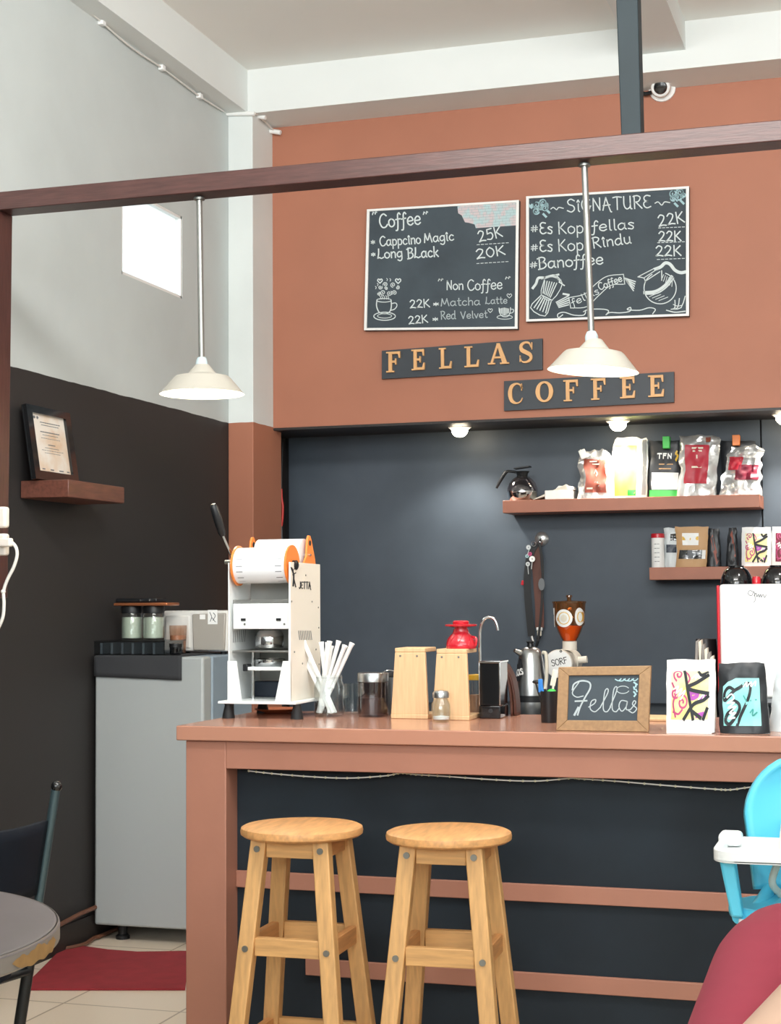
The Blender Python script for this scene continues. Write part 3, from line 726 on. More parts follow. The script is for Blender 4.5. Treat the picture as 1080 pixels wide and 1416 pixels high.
# ---------------------------------------------------------------- bar stools
def make_stool(label):
    t = thing('bar_stool', label, 'stool', (0,0,0), 'round pine stools at the bar counter')
    zt_, R0 = .795, .147
    MB().lathe([(0,-.024),(R0-.008,-.024),(R0-.001,-.019),(R0,-.012),(R0-.002,-.004),(R0-.010,0),(0,0)], (0,0,zt_), 56).build('seat', 'pine_seat', t)
    z1 = zt_-.024
    top, bot = .076, .150
    def xy(z): return top + (bot-top)*(z1-z)/z1
    for sx in (-1, 1):
        for sy in (-1, 1):
            a, b = xy(z1), xy(0); wx, wy = .0195, .017
            l = MB().hexa([Vector(q) for q in ((sx*b-wx,sy*b-wy,0),(sx*b+wx,sy*b-wy,0),(sx*b+wx,sy*b+wy,0),(sx*b-wx,sy*b+wy,0),
                     (sx*a-wx,sy*a-wy,z1),(sx*a+wx,sy*a-wy,z1),(sx*a+wx,sy*a+wy,z1),(sx*a-wx,sy*a+wy,z1))]).build('leg', 'pine', t, bevel=.003)
            for z in (z1-.022, .521):
                q = xy(z); MB().cyl((sx*q, sy*(q+wy-.001), z), (sx*q, sy*(q+wy+.0035), z), .0075, 14).build('bolt', 'bolt_steel', l)
    def rails(z, hh, name, ins, skip=()):
        q = xy(z)
        for s in (-1, 1):
            if ('y', s) not in skip: MB().box((-q+.02, s*q-ins, z-hh), (q-.02, s*q+ins, z+hh)).build(name, 'pine_cross', t, bevel=.002)
            MB().box((s*q-ins, -q+.016, z-hh), (s*q+ins, q-.016, z+hh)).build(name, 'pine_rail', t, bevel=.002)
    rails(z1-.022, .020, 'seat_apron', .010); rails(.525, .021, 'stretcher', .010); rails(.288, .019, 'stretcher', .010)
    return t
st0 = make_stool('left pine bar stool, nearer the thick counter post')
st1 = copy_tree(st0); st1['label'] = 'right pine bar stool, farther from the thick counter post'
st0.location = (-1.367, 3.66, 0); st1.location = (-1.003, 3.66, 0)
st0.rotation_euler.z = R_(1); st1.rotation_euler.z = R_(3)

# ---------------------------------------------------------------- fridge and what stands on it
FX0, FX1, FYD, ZF = -3.040, -2.572, 5.80, 1.115
fr = thing('refrigerator', 'grey single door refrigerator standing in the corner behind the counter', 'refrigerator', (-2.8, 6.05, 0))
MB().box((FX0, FYD+.09, .062), (FX1, 6.30, ZF)).build('cabinet', 'fridge_side', fr, bevel=.006)
MB().box((FX0, FYD, .062), (FX1, FYD+.08, ZF)).build('door', 'fridge_front', fr, bevel=.010, seg=3)
MB().box((FX0+.01, FYD+.08, .075), (FX1-.008, FYD+.09, ZF-.012)).build('door_seal', 'cable_white', fr)
for x in (FX0+.09, FX1-.06):
    for y in (FYD+.07, 6.22): MB().lathe([(0,0),(.028,0),(.028,.012),(.018,.02),(.018,.064),(0,.064)], (x, y, 0), 16).build('foot', 'black_plastic', fr)
cl = MB()
cx0, cx1 = W(131, 905, FYD).x, W(252, 905, FYD).x
def clothf(u, v):
    x = cx0+(cx1-cx0)*u; wv = .004*math.sin(u*9)+.002*math.sin(u*23)
    L = .30+.088+.012*(u-.5)
    s = v*L
    if s < .30: return Vector((x, FYD+.29-s, ZF+.003))
    return Vector((x+.01*(u-.5)*0, FYD-.005-abs(wv)*(s-.30)*6, ZF+.003-(s-.30)))
cl.grid(24, 20, clothf)
tag(cl.build('cloth', 'cloth_dark', solid=.003), 'dark grey cloth draped over the top front of the refrigerator', 'cloth')
FT = ZF+.006
tr = W(190, 899, 5.90)
t0 = thing('clear_tray', 'clear plastic divided tray lying on the dark refrigerator cloth', 'tray', (tr.x, 5.92, FT))
tx0, tx1 = W(137, 899, 5.90).x, W(238, 899, 5.90).x
zt0 = FT; zt1 = FT+.052
sh = MB().box((tx0, 5.83, zt0), (tx1, 6.02, zt0+.003))
for y in (5.83, 6.017): sh.box((tx0, y, zt0), (tx1, y+.003, zt1))
for x in (tx0, tx1-.003): sh.box((x, 5.83, zt0), (x+.003, 6.02, zt1))
sh.build('shell', 'plastic_clear', t0, smooth=False)
dv = MB()
for k in range(1, 7): x = tx0+(tx1-tx0)*k/7; dv.box((x-.006, 5.833, zt0+.003), (x+.004, 6.017, zt1-.006))
dv.build('streak_divider', 'pouch_grey', t0, smooth=False)  # pale thick dividers, their colour stands in for reflection streaks in the plastic
MB().box((tx0-.004, 5.826, zt1), (tx1+.004, 6.024, zt1+.004)).build('lid', 'plastic_clear', t0, smooth=False)
ZT = zt1+.004
def glass_jar(px0, px1, py0, py1, Y, z, name, lab, body, fill, lidm, group=None):
    a, b = W(px0, py1, Y), W(px1, py1, Y); r = (b.x-a.x)/2*.95; h = (py1-py0)*mpp(a)
    c = Vector(((a.x+b.x)/2, Y, z))
    t = thing(name, lab, 'jar', c, group)
    lh = h*.19
    MB().lathe([(0,0),(r*.94,0),(r,.006),(r,h-lh-.01),(r*.9,h-lh),(r*.86,h-lh),(r*.9,h-lh-.012),(r-.003,h-lh-.014),(r-.003,.008),(0,.006)], c, 28).build('body', body, t)
    if fill: MB().lathe([(0,.0065),(r-.004,.0085),(r-.004,(h-lh)*.82),(0,(h-lh)*.84)], c, 24).build('contents', fill, t)
    if lidm: MB().lathe([(0,h-lh-.004),(r*.98,h-lh-.004),(r*1.0,h-.006),(r*.96,h),(0,h)], c, 28).build('lid', lidm, t)
    return c, r, h
j1 = glass_jar(168, 197, 833, 880, 5.94, ZT, 'jar', 'left glass jar of pale green leaves with a black lid on the clear tray', 'glass_clear', 'tea_green', 'black_plastic', 'jars with black lids')
j2 = glass_jar(198, 227, 833, 880, 5.94, ZT, 'jar', 'right glass jar of pale green leaves with a black lid on the clear tray', 'glass_clear', 'tea_green', 'black_plastic', 'jars with black lids')
zj = ZT+j1[2]
a, b = W(166, 832, 5.94), W(240, 832, 5.94)
MBt = MB().box((a.x, 5.88, zj), (b.x, 6.0, zj+.012))
tag(MBt.build('copper_tray', 'copper', bevel=.004), 'flat copper coloured tray lying across the two black lidded jars', 'tray')
bt = thing('black_case', 'thin black plastic case lying on the copper tray', 'case', ((a.x+b.x)/2, 5.94, zj+.012))
MB().box((a.x+.004, 5.89, zj+.0125), (b.x-.05, 5.99, zj+.030)).build('shell', 'black_plastic', bt, bevel=.005)
for q in (.12, .16): MB().cyl((a.x+q, 5.889, zj+.022), (a.x+q, 5.882, zj+.022), .004, 10).build('latch', 'chrome', bt)
# tumbler and small black box to the right of the jars
a, b = W(226, 894, 5.99), W(258, 894, 5.99); c = Vector(((a.x+b.x)/2, 6.02, FT-.005)); r = .036
t = thing('tumbler', 'clear tumbler of tan drink beside the microwave on the refrigerator', 'tumbler', c)
MB().lathe([(0,0),(r*.85,0),(r,.118)], c, 28).build('glass', 'glass_pink', t)
MB().lathe([(0,.005),(r*.8,.005),(r*.9,.078),(0,.078)], c, 24).build('drink', 'tan_liquid', t)
a = W(243, 893, 5.85); c = Vector((a.x, 5.85, FT))
t = thing('black_jar', 'small squat black jar at the tray end on the refrigerator', 'jar', c)
MB().lathe([(0,0),(.022,0),(.024,.006),(.024,.03),(0,.03)], c, 20).build('body', 'black_gloss', t); MB().lathe([(0,.03),(.026,.03),(.026,.044),(0,.046)], c, 20).build('lid', 'black_plastic', t)
# microwave
YM = 6.08
mx0, mx1 = W(226, 890, YM).x, -2.59
mz0, mz1 = ZF+.012, ZF+.178
mw = thing('microwave', 'white microwave with a grey door panel and paper stickers on the refrigerator', 'microwave', ((mx0+mx1)/2, YM+.1, ZF))
MB().box((mx0, YM, mz0), (mx1, YM+.20, mz1)).build('casing', 'microwave_white', mw, bevel=.008, seg=3)
dx = W(267, 870, YM).x
MB().hexa([Vector(q) for q in ((dx+.006, YM-.014, mz0+.004),(mx1-.008, YM-.014, mz0+.004),(mx1-.008, YM-.0005, mz0+.004),(dx+.006, YM-.0005, mz0+.004),
          (dx, YM-.014, mz1-.014),(mx1-.002, YM-.014, mz1-.010),(mx1-.002, YM-.0005, mz1-.010),(dx, YM-.0005, mz1-.014))]).build('control_panel', 'microwave_door', mw, bevel=.005)
MB().box((mx0+.012, YM-.008, mz0+.014), (dx-.012, YM, mz1-.02)).build('door', 'microwave_white', mw, bevel=.004)
a = W(280, 853, YM-.015); s = MB().box((a.x-.012, YM-.0155, a.z-.010), (a.x+.012, YM-.0145, a.z+.010)).build('small_sticker', 'paper_white', mw, smooth=False)
a = W(294, 853, YM-.015); s = MB().box((a.x-.021, YM-.0155, a.z-.030), (a.x+.021, YM-.0145, a.z+.028)).build('large_sticker', 'paper_white', mw, smooth=False)
k = MB(); fs_ = lambda u, v: Vector((a.x+u, YM-.0160, a.z+v))
k.ribbon([(-.012,.018),(-.004,.0),(-.010,-.018)], .003, fs_); k.ribbon([(.004,.016),(.012,.004),(.002,-.014)], .003, fs_); k.ribbon([(-.002,-.004),(.012,-.020)], .003, fs_, 0)
k.build('print', 'ink_grey', s, smooth=False, recalc=False)
for x in (mx0+.03, mx1-.03):
    for y in (YM+.03, YM+.17): MB().cyl((x, y, ZF), (x, y, mz0+.002), .012, 12).build('foot', 'black_rubber', mw)
pcb = thing('power_cable', 'black power cable hanging from the microwave down the refrigerator side', 'cable', (mx1+.03, YM+.1, 1.1))
MB().tube([(mx1+.006, YM+.12, mz0+.07), (mx1+.03, YM+.1, mz0+.08), (mx1+.035, YM+.05, mz0+.02), (FX1+.012, YM, 1.05), (FX1+.015, YM-.02, .9), (FX1+.012, YM+.03, .6), (FX1+.012, YM+.06, .3)], .004, 8, sm=6).build('cord', 'cable_black', pcb)

# ---------------------------------------------------------------- left wall shelf and certificate
sx1 = -2.86
sy0, sy1 = 5.25, 5.696
sh = thing('wall_shelf', 'reddish brown wooden shelf on the dark left wall', 'shelf', (-2.96, 5.47, 1.713))
MB().box((XL+.003, sy0, 1.713), (sx1, sy1, 1.777)).build('board', 'shelf_wood', sh, bevel=.003)
# framed certificate, leaning back on the wall
ly0, ly1 = W(38, 655, 5.3).y, 5.60
def on_lean(u, v, d=0):
    """u along the wall (0..1), v up the frame (0..1), d out of its face"""
    y = 5.222+u*.330; bx, bz = -2.997, 1.7785; tx, tz = -3.040, 2.055
    n = Vector((tz-bz, 0, bx-tx)).normalized()
    return Vector((bx+(tx-bx)*v, y, bz+(tz-bz)*v)) + n*d
ce = thing('framed_certificate', 'black framed certificate leaning on the wall on the left shelf', 'certificate', (-2.96, 5.41, 1.777))
def slab(u0, u1, v0, v1, d0, d1): return MB().hexa([on_lean(u0,v0,d0), on_lean(u1,v0,d0), on_lean(u1,v0,d1), on_lean(u0,v0,d1), on_lean(u0,v1,d0), on_lean(u1,v1,d0), on_lean(u1,v1,d1), on_lean(u0,v1,d1)])
slab(.0,1,.0,1,.0,.006).build('backing', 'black_plastic', ce, smooth=False)
fm_ = MB()
for q in ((0,1,0,.12),(0,1,.90,1),(0,.12,.12,.90),(.88,1,.12,.90)): fm_.v += []; s2 = slab(*q,.006,.020); fm_.add(s2.v, s2.f)
fm_.build('frame', 'black_gloss', ce, smooth=False)
pp = slab(.12,.88,.12,.90,.006,.009).build('paper', 'cert_paper', ce, smooth=False)
k = MB(); ft = lambda u, v: on_lean(u, v, .0095)
for v, u0_, u1_, w_ in ((.80,.32,.78,.012),(.765,.34,.74,.010),(.67,.30,.74,.014),(.63,.34,.70,.008),(.585,.30,.74,.007),(.50,.44,.60,.012),(.455,.36,.68,.008),(.42,.28,.78,.007),(.385,.34,.70,.007)):
    n_ = 9
    for i in range(n_):
        a = u0_+(u1_-u0_)*i/n_; k.ribbon([(a, v), (a+(u1_-u0_)/n_*.72, v)], w_, ft, 0)
for u in (.20,.27): k.ribbon(scroll(u,.85,.022,1.5), .012, ft, 2)
for u in (.24,.42,.44,.62,.66,.80): k.ribbon([(u,.16),(u+.05,.16)], .016, ft, 0)
k.build('print', 'ink_grey', pp, smooth=False, recalc=False)
# white dangling light cable along the top of the left wall
cp = [at(x, y, 0, XL+.012) for x, y in ((100,-6),(141,31),(182,66),(224,94),(252,115),(276,133),(309,154))]
ct = thing('wall_cable', 'thin white cable clipped under the beam at the top of the left wall', 'cable', cp[3])
MB().tube(cp, .004, 8, sm=4).build('cord', 'cable_white', ct)
for i in (1, 3, 5): MB().box(cp[i]-Vector((.012,.016,.012)), cp[i]+Vector((.012,.016,.012))).build('clip', 'paper_white', ct, bevel=.003)
pz = W(333, 157, 7.19)
MB().tube([W(311,157.5,7.185), W(352,157,7.185)], .011, 10).build('conduit', 'paper_white', ct)
for px, py, Yk in ((358,160,7.26),(379,181,7.43)):
    p = at(px, py, 1, Yk); MB().tube([p+Vector((-.03,0,.004)), p+Vector((.035,0,-.012))], .012, 10).build('connector', 'paper_white', ct)
MB().tube([W(352,157,7.185), W(358,160,7.26), W(379,181,7.43)], .004, 8).build('cord', 'cable_white', ct)

# ceiling security camera
p = W(915, 124, 7.43)
cc = thing('security_camera', 'white dome security camera on the brown wall near the ceiling', 'camera', (p.x, YW, p.z))
MB().lathe([(0,0),(.062,0),(.062,.012),(.05,.02),(0,.02)], (p.x, YW-.001, p.z+.012), 28, (0,-1,.0)).build('mount', 'paper_white', cc)
d_ = Vector((.05,-.9,-.32)).normalized(); c = Vector((p.x, YW-.055, p.z+.004))
k = MB().lathe([(0,-.045),(.030,-.042),(.043,-.024),(.047,0),(.042,.026),(.030,.034),(0,.035)], c, 28, d_); k.build('dome', 'paper_white', cc)
MB().lathe([(0,.030),(.031,.034),(.027,.042),(0,.045)], c, 24, d_).build('lens', 'black_gloss', cc)
MB().tube([W(900,128,7.42), W(893,130,7.43), W(884,128,7.45)], .010, 8).build('bracket', 'black_plastic', cc)

# ---------------------------------------------------------------- red mat, hose on the floor
q = [at(x, y, 2, 0) for x, y in ((30,1370),(256,1370),(262,1318),(190,1319),(150,1316),(92,1308))]
k = MB(); k.prism([(p.x, p.y) for p in q] , 0.001, .009)
x_ = max(p.x for p in q)
tag(k.build('floor_mat', 'floor_mat', smooth=False), 'dark red mat on the tiled floor in front of the refrigerator', 'mat')
hp = [at(x, y, 2, .012) for x, y in ((86,1312),(100,1310),(118,1305),(130,1297),(142,1293))]
tag(MB().tube(hp+[Vector((hp[-1].x-.005, hp[-1].y+.3, .012))], .008, 8, sm=4).build('hose', 'hose_brown'), 'thin brown hose on the floor running under the refrigerator', 'hose')
pp_ = [at(x, y, 0, XL+.025) for x, y in ((84,1278),(110,1264),(129,1256))]
tag(MB().tube([pp_[0]+(pp_[0]-pp_[2])*4, *pp_, pp_[2]+(pp_[2]-pp_[0])*3], .009, 8).build('wall_pipe', 'hose_brown'), 'thin brown pipe along the top of the left baseboard', 'pipe')

# ---------------------------------------------------------------- round table and metal chair
tb = thing('round_table', 'round grey table with a worn tan edge and black pedestal', 'table', (-1.965, 2.49, 0))
TC = Vector((-1.965, 2.49, 0)); TR = .522
MB().lathe([(0,.737),(TR-.004,.737),(TR,.733),(TR-.004,.7365),(TR-.012,.7385),(0,.7385)], TC, 96).build('top', 'table_grey', tb)
MB().lathe([(0,.700),(TR-.008,.700),(TR,.706),(TR,.731),(TR-.003,.737),(0,.737)], TC, 96).build('edge_band', 'table_edge', tb)
MB().lathe([(0,.02),(.02,.02),(.02,.66),(.10,.69),(.10,.70),(0,.70)], TC, 24).build('pedestal', 'leg_black', tb)
MB().lathe([(0,0),(.24,0),(.245,.008),(.10,.025),(.03,.035),(0,.035)], TC, 40).build('base', 'leg_black', tb)
q0 = at(16, 1336, 2, .715); q1 = at(78, 1302, 2, .715)
a0 = math.atan2(q0.y-TC.y, q0.x-TC.x); a1 = math.atan2(q1.y-TC.y, q1.x-TC.x)
k = MB(); NW = 26; vs_ = []
for i in range(NW+1):
    t = i/NW; an = a0+(a1-a0)*t; e = min(1, 6*t, 6*(1-t))
    lo = .7185-(.0150+.002*math.sin(i*.9))*e; hi = .7185+(.010+.004*math.sin(i*.55+1)+.002*math.sin(i*1.7))*e
    for z in (lo, min(hi, .7365)): vs_.append(TC+Vector(((TR+.0012)*math.cos(an), (TR+.0012)*math.sin(an), z)))
k.add(vs_, [(2*i, 2*i+1, 2*i+3, 2*i+2) for i in range(NW)])
k.build('worn_patch', 'worn_tan', tb, recalc=False)
rg = MB(); rg.tube([TC+Vector((.34*math.cos(R_(i*10)), .34*math.sin(R_(i*10)), .685)) for i in range(37)], .012, 8, caps=False); rg.build('ring', 'leg_black', tb)

def make_chair(loc, rz, label):
    """metal tube chair, facing local -Y"""
    t = thing('metal_chair', label, 'chair', (0,0,0))
    sw, sd, sh_ = .20, .20, .45
    MB().lathe([(0,.425),(.19,.425),(.205,.435),(.205,.45),(.19,.458),(0,.46)], (0,0,0), 40).build('seat', 'seat_navy', t)
    for sx in (-1, 1):
        MB().tube([(sx*.185, .080, .0), (sx*.185, .165, .45)], .0145, 12).build('leg', 'leg_black', t)
        MB().tube([(sx*.20, -.20, .0), (sx*.17, -.14, .425)], .0145, 12).build('leg', 'leg_black', t)
        po = MB().tube([(sx*.185, .165, .45), (sx*.185, .245, .875)], .0115, 12).build('back_post', 'tube_teal', t)
        MB().ball((sx*.185, .247, .882), .014, 12).build('end_cap', 'black_gloss', po)
    MB().tube([(-.185,.165,.43),(.185,.165,.43)], .010, 10).build('crossbar', 'leg_black', t)
    MB().tube([(-.175,-.15,.40),(.175,-.15,.40)], .010, 10).build('crossbar', 'tube_teal', t)
    def f(u, v):
        x = -.172+.344*u; z = .62+.18*v
        return Vector((x, .165+.08*(z-.45)/.425+.03*math.sin(math.pi*u)-.005, z))
    MB().grid(14, 6, f).build('back_panel', 'seat_navy', t, solid=.012)
    t.location = loc; t.rotation_euler.z = R_(rz)
    return t
pc = W(78, 1133, 3.55); # right rear post top
ch = make_chair((0,0,0), 0, 'metal tube chair with dark blue back behind the round table')
ch.rotation_euler.z = R_(-100)
off_ = Matrix.Rotation(R_(-100), 3, 'Z') @ Vector((-.185, .247, 0))
ch.location = (pc.x-off_.x, pc.y-off_.y, 0)
# ---------------------------------------------------------------- pouches
def hashn(i, j, s): 
    v = math.sin(i*12.9898+j*78.233+s*37.719)*43758.5453
    return v-math.floor(v)
def vnoise(u, v, s):
    i, j = math.floor(u), math.floor(v); a, b = u-i, v-j; a = a*a*(3-2*a); b = b*b*(3-2*b)
    return (hashn(i,j,s)*(1-a)+hashn(i+1,j,s)*a)*(1-b)+(hashn(i,j+1,s)*(1-a)+hashn(i+1,j+1,s)*a)*b
class Pouch:
    """stand-up bag between the outline rows px = (x_left, x_right, y), top row first, at depth Y; d = depth of the base"""
    def __init__(s, rows, Y, z0, d, m, crumple=0, seed=1, top=.12, flat=.5, lean=0):
        s.Y, s.d, s.cr, s.seed, s.top, s.flat, s.lean = Y, d, crumple, seed, top, flat, lean
        yb = rows[-1][2]; k = mpp(W(rows[-1][0], yb, Y))
        s.rows = []
        ztop = (W(rows[0][0], rows[0][2], Y).z); zbot = W(rows[-1][0], yb, Y).z
        for a, b, y in rows[::-1]:
            p, q = W(a, y, Y), W(b, y, Y)
            s.rows.append((p.x, q.x, p.z-zbot, q.z-zbot))
        s.z0 = z0; s.h = ztop-zbot; s.m = m
        s.cx = (s.rows[0][0]+s.rows[0][1])/2
    def pt(s, u, v, side=-1, off=0):
        t = v*(len(s.rows)-1); i = min(int(t), len(s.rows)-2); t -= i
        A, B = s.rows[i], s.rows[i+1]
        a = [A[k]+(B[k]-A[k])*t for k in range(4)]
        x = a[0]+(a[1]-a[0])*u; z = s.z0+a[2]+(a[3]-a[2])*u
        e = abs(2*u-1)
        th = s.d/2*((1-v)**.8*(1-s.top)+s.top)*(1-(e**4)*(.55 if v < .6 else .9))
        n = 0
        if s.cr:
            n = s.cr*(vnoise(u*5+1, v*6, s.seed)-.5 + .6*(vnoise(u*11, v*13+3, s.seed+2)-.5))
            if v < .02 or e > .98: n *= .3
            x += s.cr*.6*(vnoise(v*9, u*3, s.seed+5)-.5)*(1 if e > .5 else .3)
            if v > .85: z += s.cr*.8*(vnoise(u*6, 1, s.seed+9)-.5)*(v-.85)/.15
        y = s.Y + side*(th+off) + s.d/2 + (n if side < 0 else n*.5) + s.lean*v*s.h
        return Vector((x, y, z))
    def make(s, name, label, cat, group=None, nu=16, nv=20):
        root = thing(name, label, cat, (s.cx, s.Y+s.d/2, s.z0), group)
        b = MB()
        b.grid(nu, nv, lambda u, v: s.pt(u, v, -1)); b.grid(nu, nv, lambda u, v: s.pt(u, v, 1), True)
        n1 = (nu+1)*(nv+1)
        for i in range(nu): b.f.append((i, i+1, n1+i+1, n1+i)); a = nv*(nu+1)+i; b.f.append((a, n1+a, n1+a+1, a+1))
        for j in range(nv):
            a, c = j*(nu+1), (j+1)*(nu+1); b.f.append((a, n1+a, n1+c, c)); b.f.append((a+nu, c+nu, n1+c+nu, n1+a+nu))
        s.root = root; s.body = b.build('bag_body', s.m, root); return root
    def uv(s, px, py):
        """bag-face coordinates under a photo pixel"""
        p = W(px, py, s.Y)
        zb = W(px, 0, s.Y)  # unused height
        best = (p.z-(CAM.z+0))
        v = min(max((p.z - s.zref(px))/s.h, 0), 1)
        t = v*(len(s.rows)-1); i = min(int(t), len(s.rows)-2); t -= i
        A, B = s.rows[i], s.rows[i+1]; x0 = A[0]+(B[0]-A[0])*t; x1 = A[1]+(B[1]-A[1])*t
        return (p.x-x0)/(x1-x0), v
    def zref(s, px): return s.zbot
    def patch(s, name, u0, u1, v0, v1, m, off=.0012, parent=None, cut=None, n=10):
        b = MB()
        def g(a, c):
            u, v = u0+(u1-u0)*a, v0+(v1-v0)*c
            if cut and c > 1-cut: u = max(u, u0+(u1-u0)*(c-(1-cut))/cut*.36)
            return s.pt(u, v, -1, off)
        b.grid(n, n, g)
        return b.build(name, m, parent or s.body, recalc=False)
    def face(s, u0, u1, v0, v1, off):
        """unit square (0..1, y down) of a label to the bag face"""
        return lambda a, c: s.pt(u0+(u1-u0)*a, v1+(v0-v1)*c, -1, off)
    def strokes(s, name, lines, wd, m, f, parent, sm=4):
        b = MB()
        for l in lines: b.ribbon(l, wd, f, sm)
        return b.build(name, m, parent, smooth=False, recalc=False)

def art_label(P, u0, u1, v0, v1, base, pink=True):
    lab = P.patch('label', u0, u1, v0, v1, base)
    f1 = P.face(u0, u1, v0, v1, .0016); f2 = P.face(u0, u1, v0, v1, .002); f3 = P.face(u0, u1, v0, v1, .0024)
    P.strokes('scroll_print', [scroll(.2,.12,.14,1.3,2), scroll(.3,.68,.16,1.4,4), [(.03,.3),(.12,.5),(.05,.7),(.12,.95)], [(.4,.05),(.5,.2),(.44,.3)], scroll(.1,.5,.1,1.2,1), [(.06,.86),(.2,.9),(.3,.82)]], .045, 'doodle_pink', f1, lab)
    for l_ in ([(.5,.42),(.72,.52),(.56,.6),(.52,.5),(.66,.48)], [(.8,.62),(.9,.55)], [(.7,.93),(.86,.9)]): P.strokes('patch_print', [l_], .09, 'doodle_purple', f1, lab)
    P.strokes('scribble_print', [[(.06,.42),(.2,.36),(.12,.5),(.3,.4),(.2,.56),(.38,.44),(.26,.62)], [(.56,.2),(.7,.12),(.64,.22),(.8,.1),(.74,.2),(.92,.12)], [(.74,.62),(.9,.5),(.84,.64),(.96,.56)]], .03, 'paper_white', f2, lab)
    P.strokes('bold_print', [[(.36,.01),(.46,.5),(.60,.99)], [(.46,.36),(.7,.28),(.99,.14)], [(.48,.42),(.7,.46),(.99,.50)], [(.36,.99),(.6,.72),(.86,.64),(.99,.56)], [(.74,.04),(.82,.14),(.98,.05)], [(.88,.99),(.97,.8)], [(.6,.86),(.8,.97)]], .075, 'ink', f3, lab)
    return lab

# front counter bags --------------------------------------------------------
ZCT = 1.0
wb = Pouch([(920.5,987.5,911),(920,988,930),(920,988,970),(920,986.5,1012)], 4.005, ZCT, .055, 'paper_white', .003, 3)
wb.make('coffee_bag', 'white coffee bag with yellow doodle label on the counter front edge', 'coffee bag', 'coffee bags on the counter')
art_label(wb, .11, .87, .15, .73, 'label_yellow')
MB().box((wb.rows[0][0]+.004, 4.0, 1.0005), (wb.rows[0][1]-.004, 4.06, 1.003)).build('base_fold', 'paper_white', wb.root, smooth=False)
kb = Pouch([(992,1055.5,912),(991.5,1059,935),(992.5,1061,970),(994,1063,1009)], 4.02, ZCT, .06, 'pack_black', .006, 8)
kb.make('coffee_bag', 'black coffee bag with turquoise doodle label beside the white bag', 'coffee bag', 'coffee bags on the counter')
lb = kb.patch('label', .10, .86, .09, .70, 'pack_teal', cut=.16)
f2 = kb.face(.10, .86, .09, .70, .0018); f3 = kb.face(.10, .86, .09, .70, .0022)
kb.strokes('bold_print', [[(.30,.27),(.18,.22),(.06,.32),(.05,.5),(.14,.44),(.30,.30),(.46,.22),(.62,.14),(.74,.16),(.72,.36),(.6,.6),(.45,.82),(.36,.99)], [(.3,.5),(.42,.56),(.44,.68),(.3,.85),(.14,.97),(.05,.9),(.1,.78),(.24,.7)]], .075, 'ink', f2, lb)
kb.strokes('scribble_print', [[(.12,.44),(.24,.36),(.3,.46),(.12,.56),(.32,.54),(.14,.66),(.36,.62),(.16,.76),(.34,.74),(.12,.86),(.3,.84)], [(.56,.2),(.66,.1),(.64,.2),(.78,.1),(.76,.2),(.9,.08),(.88,.18)]], .032, 'paper_white', f3, lb)
kb.strokes('leaf_print', [[(.72,.74),(.8,.68),(.78,.8),(.9,.74)], [(.56,.4),(.62,.5)], [(.74,.5),(.9,.48)]], .03, 'glassy_teal', f3, lb)
gb = Pouch([(1072,1112,918),(1068,1116,945),(1065,1118,975),(1063,1120,1003)], 4.10, ZCT, .07, 'pouch_grey', .006, 5)
gb.make('coffee_bag', 'pale grey pouch at the right end of the counter', 'coffee bag', 'coffee bags on the counter')
gb.patch('label', .30, .90, .18, .62, 'paper_white')

# small framed chalkboard -----------------------------------------------------
Yc = 4.02
def lean_pt(px, py, d=0):
    p = W(px, py, Yc); base = 1.0
    return Vector((p.x, Yc + (p.z-base)*.12 - d, p.z))
o_ = [lean_pt(*q) for q in ((770,920),(898.5,918),(896.5,1009),(769,1007))]
i_ = [(784.6,931.5),(882.3,930.5),(880.3,993.8),(783.8,993)]
zf = 1.0005-min(o_[2].z, o_[3].z)
o_ = [p+Vector((0,0,zf)) for p in o_]; ii = [lean_pt(*q)+Vector((0,0,zf)) for q in i_]
sb = thing('chalk_sign', 'small wood framed chalkboard reading Fellas on the counter', 'sign', (o_[2].x*.5+o_[3].x*.5, Yc, 1.0))
fr_ = MB(); bk = Vector((0,.016,0)); fo = Vector((0,-.004,0))
for k in range(4):
    a, b, c, d = o_[k], o_[(k+1)%4], ii[(k+1)%4], ii[k]
    fr_.hexa([a, b, c, d, a+bk, b+bk, c+bk, d+bk])
fr_.build('frame', 'frame_wood', sb, smooth=False, bevel=.0015)
bo = Vector((0,.006,0))
pn_ = MB().hexa([ii[3]+bo, ii[2]+bo, ii[2]+bk, ii[3]+bk, ii[0]+bo, ii[1]+bo, ii[1]+bk, ii[0]+bk]).build('panel', 'chalkboard', sb, smooth=False)
fS = lambda u, v: lean_pt(690+u/2.769, 720+v/2.769)+Vector((0,.005,zf))
m = MB()
m.ribbon([(276,640),(282,618),(310,606),(340,612),(344,634),(326,668),(308,704),(298,736)], 6, fS); m.ribbon([(300,612),(276,650),(292,668),(318,664)], 4, fS); m.ribbon([(288,684),(332,682)], 6, fS, 0); m.ribbon([(300,708),(286,736)], 8, fS, 0)
m.ribbon([(340,706),(362,692),(366,678),(350,684),(346,712),(364,724),(384,708)], 4, fS)
m.ribbon([(384,708),(412,652),(410,636),(400,650),(396,712),(410,724),(424,706)], 4, fS); m.ribbon([(422,706),(446,644),(444,628),(434,644),(430,710),(444,724),(456,712)], 4, fS)
m.ribbon([(486,684),(464,682),(456,704),(468,722),(484,704),(488,684),(484,714),(500,716)], 4, fS); m.ribbon([(500,716),(520,690),(514,682),(508,696),(524,712),(510,728),(494,720)], 4, fS)
m.ribbon(ring2(470,640,24,14,14,20,330), 3, fS); m.build('chalk_writing', 'chalk_soft', pn_, smooth=False, recalc=False)
m = MB()
for k in range(5): m.ribbon([(440+k*16,600+(k%2)*6),(452+k*16,606),(462+k*16,598)], 4, fS, 2)
for k in range(6): m.ribbon([(512+(k%2)*8,612+k*9),(524-(k%3)*5,620+k*9)], 6, fS, 0)
m.build('chalk_leaves', 'chalk_blue', pn_, smooth=False, recalc=False)

